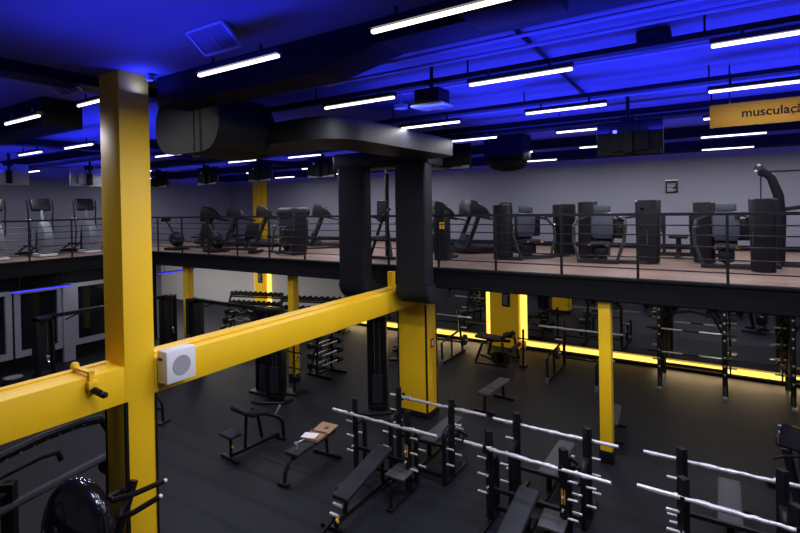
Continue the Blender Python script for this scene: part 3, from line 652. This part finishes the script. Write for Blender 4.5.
for side, x in ((0, .1), (1, -.17)):
    for k in range(6):
        lab = '%s fixed barbell on the %s side of the upright rack' % (tiers[k], ['near', 'far'][side])
        loc = (-9.25 + x, 10.5, .30 + k * .27 + .016)
        if f0 is None: f0 = fixed_bar(lab, loc)
        else: dup(f0, loc, label=lab)
# curl bars on a sloping rack
t = thing('barbell_rack', 'low sloping rack with wavy curl bars near the pale wall', 'weight rack', (-13.5, 11.0, 0), .45)
for s in (-1, 1): MB().sq([(s * .33, -.4, .03), (s * .33, .4, .03)], .05).sq([(s * .33, -.35, .03), (s * .33, .35, 1.15)], .06).sq([(s * .33, .35, .03), (s * .33, .35, 1.15)], .05).out('end_frame', 'frame', t)
MB().sq([(-.33, .35, .3), (.33, .35, .3)], .05).out('cross_member', 'frame', t)
c0 = None
for k in range(4):
    a = -.35 + .7 * (.3 + .22 * k); z = .30 + .25 * k + .12
    loc = (-13.5 - a * math.sin(.45) + .04 * math.sin(.45), 11.0 + a * math.cos(.45) - .05, z); lab = '%s wavy curl bar on the low sloping rack' % ['lowest', 'second', 'third', 'topmost'][k]
    if c0 is None: c0 = fixed_bar(lab, loc, 1.15, .09, True, .45, 'curl bars on the sloping rack')
    else: dup(c0, loc, label=lab)

# dumbbell racks
def dumbbell(label, loc, rz, r=.07):
    t = thing('dumbbell', label, 'dumbbell', loc, rz)
    MB().cyl((0, -.08, 0), (0, .08, 0), .016, seg=8).out('handle', 'chrome', t)
    for s in (-1, 1): MB().cyl((0, s * .07, 0), (0, s * .16, 0), r, seg=12).out('weight_head', 'iron', t)
    return t
db = {}
def dumbbell_rack(label, x, y, rz, W, tiersz, n, which):
    t = thing('dumbbell_rack', label, 'weight rack', (x, y, 0), rz)
    for s in (-1, 1): MB().sq([(s * W / 2, -.3, .03), (s * W / 2, .3, .03)], .06).sq([(s * W / 2, -.25, .03), (s * W / 2, .28, tiersz[-1] + .1)], .06).out('end_frame', 'frame', t)
    c, s_ = math.cos(rz), math.sin(rz)
    for i, z in enumerate(tiersz):
        yy = -.2 + .42 * (z / tiersz[-1])
        MB().box((0, yy - .08, z - .09), (W, .04, .05), rot=(.3, 0, 0)).box((0, yy + .08, z - .05), (W, .04, .05), rot=(.3, 0, 0)).out('shelf_rail', 'frame', t)
        for k in range(n):
            xx = -W / 2 + (k + .6) * W / (n + .2); r = .06 + .003 * k
            loc = (x + c * xx - s_ * yy, y + s_ * xx + c * yy, z + .045)
            lab = 'black dumbbell, number %d from the left on the %s tier of the %s dumbbell rack' % (k + 1, ['bottom', 'middle', 'top'][i], which)
            if 'o' not in db: db['o'] = dumbbell(lab, loc, rz); db['o']['group'] = 'dumbbells on the %s rack' % which
            else: dup(db['o'], loc, rz, label=lab, group='dumbbells on the %s rack' % which)
dumbbell_rack('long three-tier dumbbell rack beyond the beam, right of the slim left-hand post', -12.9, 13.9, .30, 2.7, (.45, .8, 1.15), 11, 'right')
dumbbell_rack('three-tier dumbbell rack before the far yellow wall pier', -15.8, 13.6, .25, 2.4, (.45, .8, 1.15), 10, 'left')

# stack of round weights by the left windows
for k in range(3):
    t = thing('step_platform', '%s of three round black platforms stacked by the left windows' % ['lowest', 'middle', 'top one'][k], 'exercise step', (-15.0, 5.25, .19 + k * .105), .2, 'round platforms stacked by the windows')
    MB().cyl((0, 0, 0), (0, 0, .09), .26, .24, seg=28).cyl((0, 0, -.0), (0, 0, .03), .28, seg=28).out('shell', 'plast', t); MB().cyl((0, 0, .091), (0, 0, .10), .2, seg=28).out('grip_ring', 'silver' , t)
t = thing('platform_cradle', 'low black cradle under the round platforms by the windows', 'stand', (-15.0, 5.25, 0)); MB().bx(-.25, .25, -.25, .25, 0, .05, .01).cyl((-.2, -.2, .05), (-.2, -.2, .19), .02).cyl((.2, .2, .05), (.2, .2, .19), .02).cyl((-.2, .2, .05), (-.2, .2, .19), .02).cyl((.2, -.2, .05), (.2, -.2, .19), .02).bx(-.22, .22, -.22, .22, .17, .189).out('cradle', 'frame', t)

t = thing('pushup_frame', 'small black curved tube frame on the floor just right of the near column', 'exercise machine', (-10.45, 6.2, 0), .4)
MB().tube([(-.2, 0, .03), (-.2, 0, .45), (-.12, 0, .55), (.1, 0, .56), (.2, 0, .42), (.22, 0, .03)], .03).out('hoop', 'frame', t); MB().box((0, 0, .02), (.6, .3, .04), bev=.01).out('base', 'frame', t)
MB().sq([(-.2, .0, .3), (.2, .0, .3)], .04).out('cross_bar', 'frame', t)

# ------------------------------------------------------------------ close machines at the lower left
t = thing('plate_loaded_machine', 'big black machine with long curved tubes at the lower left behind the near column', 'exercise machine', (-7.6, 3.0, 0))
MB().tube([(0, -1.6, 1.25), (0, -1.1, 1.42), (0, -.5, 1.56), (0, 0, 1.63), (0, .45, 1.64), (0, .72, 1.6)], .06).tube([(.02, .72, 1.6), (.05, .85, 1.3), (.05, .9, .05)], .06).out('curved_tube', 'frame', t)
MB().tube([(.1, -1.5, 1.15), (.1, -.6, 1.35), (.1, -.1, 1.42), (.1, .1, 1.4), (.1, .14, 1.28)], .035).out('inner_tube', 'frame', t)
MB().box((.25, .0, 1.08), (.2, 1.45, .09), rot=(.10, -.35, 0), bev=.03, seg=3).out('long_pad', 'bpad', t)
MB().sq([(.25, -.5, .04), (.25, -.5, 1.32)], .13).sq([(.25, .7, .04), (.25, .7, 1.1)], .1).sq([(.25, -1.6, .05), (.25, .9, .05)], .1).sq([(-.2, .85, .05), (.5, .85, .05)], .1).tube([(.3, -1.6, 1.0), (.3, -.9, 1.16), (.25, -.5, 1.2)], .05).out('main_frame', 'frame', t)
m = MB()
for k in range(12): m.cyl((.055, -1.2 + k * .15, 1.38 + .25 * math.sin((k) / 12 * 1.6)), (.068, -1.2 + k * .15, 1.38 + .25 * math.sin(k / 12 * 1.6)), .011, seg=8)
m.out('adjustment_hole', 'chrome', t)
MB().cyl((.15, .72, 1.0), (.35, .72, 1.0), .14, seg=24).out('pivot', 'plast', t)
MB().cyl((.15, -.9, .6), (.45, -.9, .6), .03).out('storage_peg', 'steel', t)

def shell_profile(s=1.0):
    # rounded cross trainer shroud, profile in (x, z)
    top = [(.42 * s * math.cos(math.radians(a)) - .03, .62 * s + .60 * s * math.sin(math.radians(a))) for a in range(-60, 200, 13)]
    return top
t = thing('cross_trainer', 'glossy black cross trainer in the bottom left corner reflecting the lights', 'cardio machine', (-5.98, 2.68, 0), 0)
m = MB(); m.ball((-.04, 0, .98), .5, (1.02, .52, 1.38), rot=.2, u=40); m.out('shroud', 'shiny', t)
m = MB(); m.tube([(-.12, -.24, .85), (.15, -.2, 1.05), (.32, -.12, 1.06), (.34, -.1, .93), (.12, -.22, .86), (-.12, -.25, .78)], .02); m.out('trim_ring', 'gframe', t)
MB().box((0, 0, .05), (1.3, .5, .1), bev=.03).box((.0, 0, .2), (.7, .36, .3), bev=.04).out('base', 'plast', t)
MB().tube([(.55, -.1, .3), (.64, -.04, .9), (.70, .07, 1.35), (.69, .22, 1.74)], .045, 10).out('handle_post', 'frame', t)
ch = MB(); ch.tube([(.70, .20, 1.66), (.62, .10, 1.66), (.64, -.02, 1.66), (.74, -.02, 1.66), (.84, .12, 1.68), (.95, .40, 1.72)], .028, 10)
ch.tube([(.70, .15, 1.58), (.80, .02, 1.56), (.92, -.06, 1.56), (1.02, .02, 1.60), (1.12, .24, 1.68)], .028, 10); hb = ch.out('handlebar', 'frame', t)
MB().ball((.955, .41, 1.722), .022).out('end_cap', 'white', hb, 'white end cap'); MB().ball((1.125, .25, 1.685), .022).out('end_cap', 'white', hb, 'white end cap')
t = thing('exercise_bike', 'black machine with chrome-edged hoop cut off at the bottom left corner', 'cardio machine', (-6.55, 1.85, 0), .0)
m = MB(); m.tube([(.42 * math.cos(a), 0, .95 + .55 * math.sin(a)) for a in [k * PI / 12 for k in range(-2, 15)]], .035, 8); m.out('hoop', 'plast', t)
m = MB(); m.tube([(.42 * math.cos(a), -.03, .95 + .56 * math.sin(a)) for a in [k * PI / 12 for k in range(1, 11)]], .012, 6); m.out('chrome_trim', 'chrome', t)
MB().box((0, 0, .05), (1.1, .4, .1), bev=.03).ball((0, 0, .6), .4, (1, .35, 1.1), u=24).out('body', 'shiny', t)

# ------------------------------------------------------------------ mezzanine equipment
def cross_trainer(label, x, y, rz):
    t = thing('cross_trainer', label, 'cardio machine', (x, y, MZ), rz, 'cross trainers on the left mezzanine')
    sh = [(.30 + .05 * math.sin(a), 0) for a in ()]
    prof = [(-.12, .12), (.30, .12), (.40, .30), (.43, .52), (.38, .78), (.26, .97), (.08, 1.06), (-.08, 1.0), (-.05, .8), (.02, .55), (-.02, .3)]
    m = MB(); m.prism(prof, -.13, .13, 'Y', .05); m.out('shroud', 'silver', t, 'silver grey shroud')
    MB().prism([(-.3, .12), (-.02, .12), (.0, .3), (.04, .55), (-.04, .8), (-.16, .9), (-.28, .6)], -.1, .1, 'Y', .03).out('rear_cover', 'plast', t)
    MB().box((.1, 0, .06), (.62, .46, .09), bev=.03).out('foot', 'white', t, 'pale foot'); MB().sq([(-.2, 0, .06), (-1.3, 0, .06)], .08).box((-1.3, 0, .05), (.08, .5, .08), bev=.02).out('rear_rail', 'frame', t)
    MB().tube([(.05, 0, 1.0), (-.02, 0, 1.25), (-.1, 0, 1.5)], .045, 10).out('mast', 'silver', t, 'silver mast')
    MB().box((-.12, 0, 1.56), (.12, .54, .40), rot=(0, -.35, 0), bev=.06, seg=3).box((-.2, 0, 1.38), (.2, .3, .04), bev=.01).out('console', 'plast', t)
    for s in (-1, 1):
        MB().tube([(-.05, s * .30, .75), (-.12, s * .32, 1.15), (-.1, s * .33, 1.4), (-.16, s * .34, 1.68)], .02).out('moving_handle', 'frame', t)
        MB().tube([(0, s * .2, 1.05), (-.25, s * .24, 1.12), (-.5, s * .22, 1.14)], .016).out('fixed_handle', 'white', t, 'pale fixed handle')
        MB().box((-.62, s * .16, .3), (.4, .14, .05), bev=.015).sq([(-.4, s * .18, .28), (-.05, s * .3, .75)], .04).sq([(-.8, s * .16, .28), (-1.25, s * .16, .12)], .04).out('pedal', 'frame', t)
    return t
e0 = cross_trainer('grey cross trainer next to the near yellow column on the left mezzanine', -17.3, 8.15, 0)
dup(e0, (-17.2, 6.85, MZ), label='grey cross trainer in the middle of the left mezzanine')
dup(e0, (-17.1, 5.6, MZ), label='grey cross trainer cut by the left edge on the mezzanine')
dup(e0, (-17.3, 9.5, MZ), label='grey cross trainer mostly hidden behind the near yellow column')

def treadmill(label, x, y, rz, s=1.0):
    """runner faces -y; deck reaches +y"""
    t = thing('treadmill', label, 'cardio machine', (x, y, MZ), rz, 'treadmills on the mezzanine')
    MB().box((0, .85, .13), (.80, 1.7, .1), bev=.03).box((0, 1.7, .06), (.7, .1, .12), bev=.02).out('deck', 'plast', t); MB().box((0, 1.0, .185), (.48, 1.35, .015)).out('running_belt', 'iron', t)
    MB().box((0, .12, .20), (.74, .5, .2), bev=.08, seg=3).box((0, .14, .42), (.5, .16, .36), bev=.05).out('motor_cover', 'gframe', t)
    for q in (-1, 1):
        MB().tube([(q * .38, .05, .15), (q * .38, .28, .85), (q * .36, .42, 1.3)], .055, 8).out('mast', 'frame', t)
        MB().tube([(q * .37, .38, 1.18), (q * .38, .6, 1.12), (q * .38, .95, 1.02)], .024).out('handrail', 'plast', t)
    m = MB(); m.prism([(.10, 1.20), (.62, 1.16), (.66, 1.24), (.50, 1.36), (.36, 1.60), (.18, 1.66), (.12, 1.5)], -.5, .5, 'X', .05); m.out('console', 'plast', t)
    MB().box((0, .42, 1.46), (.55, .02, .22), rot=(-1.0, 0, 0)).out('display', 'scr', t)
    return t
tm = treadmill('treadmill standing right of the vertical ducts, furthest right of its kind', -6.0, 12.35, -.8)
tm.scale = (.95, 1.12, .87)
for x, y, lab in ((-7.05, 12.3, 'treadmill directly right of the right vertical duct'), (-11.3, 12.1, 'treadmill left of the left vertical duct with console above the rail'),
                  (-14.9, 11.6, 'middle treadmill of the dark row, left of the yellow wall pier'), (-16.2, 11.5, 'leftmost treadmill of the dark row, nearest the foreground column'), (-13.6, 11.8, 'treadmill at the right of the dark row, beside the bulky machine')):
    dup(tm, (x, y, MZ), -.8, label=lab)
def bike(label, x, y, rz):
    t = thing('rowing_bike', label, 'cardio machine', (x, y, MZ), rz, 'recumbent bikes on the mezzanine')
    MB().ball((0, 0, .42), .3, (1.1, .4, 1), u=20).box((0, 0, .06), (.5, .5, .1), bev=.02).out('flywheel_cover', 'plast', t)
    MB().sq([(0, 0, .12), (1.5, 0, .14)], .08).box((1.5, 0, .06), (.08, .5, .1), bev=.02).sq([(1.1, 0, .14), (1.25, 0, .5)], .06).out('rail', 'gframe', t)
    MB().box((1.1, 0, .52), (.4, .4, .08), bev=.03).box((1.38, 0, .8), (.08, .42, .5), rot=(0, .25, 0), bev=.03).out('seat', 'pad', t)
    MB().tube([(-.1, 0, .6), (-.4, 0, 1.05), (-.5, 0, 1.15)], .03).box((-.48, 0, 1.2), (.06, .3, .18), rot=(0, .4, 0), bev=.02).out('console_mast', 'plast', t)
    for q in (-1, 1): MB().cyl((.05, q * .14, .42), (.2, q * .2, .3), .02).box((.2, q * .22, .3), (.12, .1, .03)).out('pedal', 'frame', t)
    return t
b0 = bike('recumbent bike nearest the near yellow column', -15.3, 10.0, .1); b0.scale = (1.05, 1.2, .85)
dup(b0, (-13.2, 10.0, MZ), .1, label='recumbent bike in front of the treadmill row')

def stack_machine(label, x, y, rz, kind=0, tower=1.67, cat='exercise machine', right=True):
    """selectorised machine: tower at +x, seat at the origin facing -y, flared arms"""
    t = thing('strength_machine', label, cat, (x, y, MZ), rz)
    if right:
        m = MB(); m.prism([(a, b) for a, b in oval(.24, .2, 5, .08)], .04, tower, 'Z', .04)
        for v in m.bm.verts: v.co.x = v.co.x * (1 - .12 * (1 - v.co.z / tower)) + .95
        for v in m.bm.verts: v.co.y += .05
        m.out('weight_tower', 'plast', t)
        MB().box((.95, -.165, .72), (.012, .012, .36)).out('guide_slot', 'chrome', t)
    if right: MB().box((.95, .0, tower - .02), (.4, .3, .08), bev=.04, seg=3).box((.86, -.12, tower - .22), (.1, .06, .1), bev=.02).out('tower_cap', 'gframe', t)
    MB().sq([(0, -.25, .05), (.95 if right else .4, -.1, .05)], .09).sq([(-.42, -.35, .05), (.42, -.35, .05)], .09).sq([(0, -.35, .05), (0, .5, .05)], .09).sq([(0, .35, .05), (0, .32, 1.3)], .1).sq([(0, .33, 1.1), (.95 if right else .3, .1, 1.3)], .06).sq([(0, -.02, .1), (0, 0, .5)], .09).out('frame', 'gframe', t)
    MB().box((0, -.05, .52), (.40, .42, .09), bev=.04, seg=3).out('seat', 'pad', t)
    m = MB(); m.prism([(-.19, .62), (.19, .62), (.24, .8), (.24, 1.32), (-.24, 1.32), (-.24, .8)], .18, .27, 'Y', .03); m.out('back_pad', 'bpad', t, 'slate blue back pad')
    MB().box((0, .2, 1.46), (.36, .1, .22), bev=.04, seg=3).out('head_pad', 'bpad', t)
    MB().bx(-.2, .2, .28, .5, .5, 1.35, .05).bx(.16, .44, .28, .5, .62, 1.2, .06).bx(-.14, .14, -.1, .4, .12, .42, .05).out('rear_housing', 'plast', t)
    for q in (-1, 1):
        MB().tube([(q * .36, -.35, .07), (q * .40, -.33, .12), (q * .52, -.28, .6), (q * .54, -.2, .95), (q * .5, .05, 1.15), (q * .3, .3, 1.25)], .035).out('arm', 'gframe', t)
        MB().cyl((q * .54, -.2, .98), (q * .46, -.4, 1.02), .02).out('grip', 'chrome', t)
        MB().cyl((q * .16, -.28, .5), (q * .2, -.31, .5), .026).out('adjust_knob', 'ytag', t, 'yellow adjustment knob')
    t.scale = (1, 1, .8)
    if kind:
        m = MB(); m.prism([(a, b) for a, b in oval(.2, .18, 5, .08)], .04, tower, 'Z', .04)
        for v in m.bm.verts: v.co.x -= .38; v.co.y += .55
        m.out('side_tower', 'plast', t)
    return t
stack_machine('strength machine with slate pad and tower on both sides, centre right of the mezzanine', -2.25, 11.7, .0, 1)
stack_machine('strength machine with slate pad, rightmost of the two seen head-on', .08, 11.75, 0, 1, 1.6, right=False)
s_ = stack_machine('seated strength machine turned sideways right of the treadmills', -3.95, 12.0, .75, 0, 1.6)
stack_tower_m = thing('strength_machine', 'tall dark weight tower in front of the sideways machine on the mezzanine', 'exercise machine', (-4.38, 11.35, MZ), .1)
m = MB(); m.prism(oval(.21, .17, 5, .07), .02, 1.62, 'Z', .03); m.out('weight_tower', 'plast', stack_tower_m); stack_tower_m.scale = (1, 1, .8)
MB().box((.02, -.176, .75), (.012, .012, .3)).out('guide_slot', 'chrome', stack_tower_m); MB().tube([(-.1, 0, 1.6), (.0, 0, 1.68), (.2, 0, 1.66), (.22, 0, 1.4)], .025).out('grab_loop', 'gframe', stack_tower_m)
MB().sq([(0, -.1, .05), (.5, -.15, .05)], .08).out('frame', 'gframe', stack_tower_m)
t = thing('strength_machine', 'dark weight tower with yellow label beside the right vertical duct', 'exercise machine', (-4.95, 9.95, MZ), 0)
t.location = (-5.62, 10.6, MZ); t.scale = (.85, .85, .8)
m = MB(); m.prism(oval(.2, .18, 5, .07), .02, 1.5, 'Z', .03); m.out('weight_tower', 'plast', t); MB().bx(.02, .08, -.19, -.181, .95, 1.15).bx(.11, .17, -.19, -.181, .95, 1.15).out('label_plate', 'ytag', t, 'yellow label')
MB().sq([(0, 0, .04), (0, .9, .04)], .08).box((0, .6, .5), (.36, .36, .08), bev=.03).sq([(0, .6, .05), (0, .6, .5)], .07).out('seat_frame', 'gframe', t)
# dark cluster left of the left duct
t = stack_machine('bulky dark machine with rounded top left of the left vertical duct', -10.9, 10.7, -.5, 1, 1.45)
MB().box((.35, .1, 1.5), (1.6, .6, .34), bev=.14, seg=4).out('top_hood', 'pad', t)
MB().box((.35, .1, .78), (1.45, .5, 1.1), bev=.12, seg=3).out('stack_cover', 'plast', t)
# lat machine between the ducts
t = thing('lat_machine', 'tall black pulldown machine seen between the two vertical ducts', 'exercise machine', (-7.12, 10.3, MZ))
MB().sq([(-.1, .3, .04), (0, .2, 2.15)], .09).sq([(-.35, -.1, .04), (0, .1, 1.2)], .07).sq([(.3, -.1, .04), (0, .1, 1.2)], .07).sq([(-.4, -.1, .04), (.4, -.1, .04)], .08).out('frame', 'frame', t)
MB().tube([(-.02, .2, 2.1), (.0, .1, 2.3), (.15, -.1, 2.42), (.42, -.3, 2.5)], .03).out('top_arm', 'chrome', t, 'bright curved top arm')
MB().box((0, -.1, .55), (.36, .36, .08), bev=.03).out('seat', 'pad', t); MB().box((-.12, .15, 1.2), (.3, .12, .55), bev=.04).out('back_pad', 'pad', t)
MB().tube([(-.3, -.2, 1.1), (.0, -.15, 1.0), (.35, -.2, 1.25)], .03).out('lever', 'plast', t)
# pulley machine at the right edge
t = thing('pulley_machine', 'tall curved pulley machine at the right edge of the mezzanine', 'exercise machine', (.9, 12.05, MZ)); t.scale = (.9, .9, .79)
MB().tube([(.05, .1, .04), (.08, .1, 1.2), (.05, .08, 1.75), (-.08, .0, 2.2), (-.28, -.1, 2.42)], .15, 8, flat=.7, rs=[.13, .13, .12, .11, .09]).out('column', 'plast', t)
MB().cyl((-.30, -.14, 2.42), (-.30, -.08, 2.42), .1, seg=20).cyl((-.24, -.02, 2.3), (-.24, .03, 2.3), .08, seg=20).out('pulley', 'gframe', t)
for p in ((-.30, -.15, 2.5), (-.36, -.15, 2.36)): MB().ball(p, .035).out('pulley_bolt', 'steel', t, 'bright pulley bolt')
MB().cyl((-.27, -.11, 1.45), (-.27, -.11, 2.36), .012).out('cable', 'frame', t); MB().box((-.24, -.08, 1.42), (.34, .12, .1), bev=.03).out('cable_guide', 'gframe', t)
MB().tube([(.1, .1, 1.4), (.5, .05, 1.48), (.9, 0, 1.62), (1.2, 0, 1.62)], .05).cyl((-.25, -.1, 2.34), (1.6, 0, 2.34), .02).out('side_arm', 'plast', t)
MB().box((.9, .1, 1.6), (.14, .14, .9), bev=.04).out('side_pad', 'pad', t)
MB().sq([(0, .1, .05), (1.5, .0, .05)], .1).sq([(0, -.4, .05), (0, .6, .05)], .1).out('base', 'gframe', t)
m2 = thing('dual_pulley_tower', 'wide black weight tower directly left of the curved pulley machine', 'exercise machine', (.64, 11.2, MZ)); m2.scale = (1, 1, .8)
m = MB(); m.prism(oval(.215, .2, 5, .1), .02, 1.66, 'Z', .04)
for v in m.bm.verts: v.co.x *= (.84 + .16 * v.co.z / 1.66)
m.out('weight_tower', 'plast', m2); MB().box((-.16, -.19, .78), (.012, .012, .3)).out('guide_slot', 'chrome', m2)
# small uprights between the machines (abductor pads)
t = thing('abductor_machine', 'low machine with two upright pads between the head-on strength machines', 'exercise machine', (-.85, 13.2, MZ)); t.scale = (1, 1, .85)
for q in (-1, 1): MB().box((q * .28, -.1, .95), (.08, .3, .5), bev=.03).out('knee_pad', 'pad', t); MB().sq([(q * .28, 0, .1), (q * .28, 0, .8)], .05).sq([(q * .28, 0, .8), (q * .7, .1, 1.0)], .05).out('lever', 'gframe', t)
MB().sq([(-.8, 0, .1), (.8, 0, .1)], .1).sq([(0, -.3, .05), (0, .6, .05)], .09).box((0, .3, .55), (.4, .4, .08), bev=.03).sq([(0, .3, .1), (0, .3, .52)], .08).out('seat_frame', 'gframe', t)

# ------------------------------------------------------------------ light
BL = (.02, .03, 1.0)
UP = (PI, 0, 0)
for y, x0, x1, p in [(y_, -4.9, -2.4, 9) for y_ in (.4, 1.2, 2.0, 2.7)] + [(y_, -2.2, 2.5, 7) for y_ in (.8, 2.2)] + [(y_, -3.8, 5, 62) for y_ in (4.9, 5.7, 6.5, 7.3, 8.1, 8.9)] + [(4.15, -2.2, 5, 50), (10.4, -18.5, 5, 60), (11.4, -19, 5, 70), (13.4, -19, 5, 80), (14.4, -19, 5, 80)] + \
        [(y_, -11.8, -7.6, 28) for y_ in (4.4, 5.2, 6.4, 7.9, 8.8)] + [(y_, -11.0, -7.2, 5) for y_ in (.4, 1.4, 2.4)] + [(y_, -18.8, -12.9, 24) for y_ in (3.4, 5.2, 6.4, 8.2)]:
    area('blue_uplight', ((x0 + x1) / 2, y, 5.66), (x1 - x0, .08), p * 2.3, BL, UP)
area('blue_spot_uplight', (-5.5, 3.22, 5.95), (.05, .05), 9, BL, UP)
for x in (-11.2, -8, -.3, 2.4): area('skirting_lamp', (x, 15.46, .2), (2.6, .02), 16, (1, .72, .38), (math.radians(-70), 0, 0))
# fittings under the mezzanine
for x in (-23, -21, -19, -17, -14, -10.5, -7, -3.5, 0, 3.5):
    area('under_mezzanine_light', (x, 12.6, SB - .02), (1.2, .12), 60 if x < -15 else 26, (1, .95, .9))
for y in (2, 5, 8): area('under_mezzanine_light', (-16.5, y, SB - .02), (.12, 1.2), 9, (.9, .93, 1))
area('window_wall_light', (-16.8, 12.5, SB - .02), (.12, 1.2), 9, (1, .95, .9))

w = bpy.data.worlds.new('night'); bpy.context.scene.world = w; w.use_nodes = True
w.node_tree.nodes['Background'].inputs['Color'].default_value = (.01, .012, .03, 1); w.node_tree.nodes['Background'].inputs['Strength'].default_value = .3

sc = bpy.context.scene
sc.view_settings.view_transform = 'Standard'; sc.view_settings.look = 'None'; sc.view_settings.gamma = 1
sc.view_settings.exposure = 0.14
sc.view_settings.use_curve_mapping = False
sc.cycles.max_bounces = 6; sc.cycles.use_denoising = True
sc.cycles.sample_clamp_indirect = 4
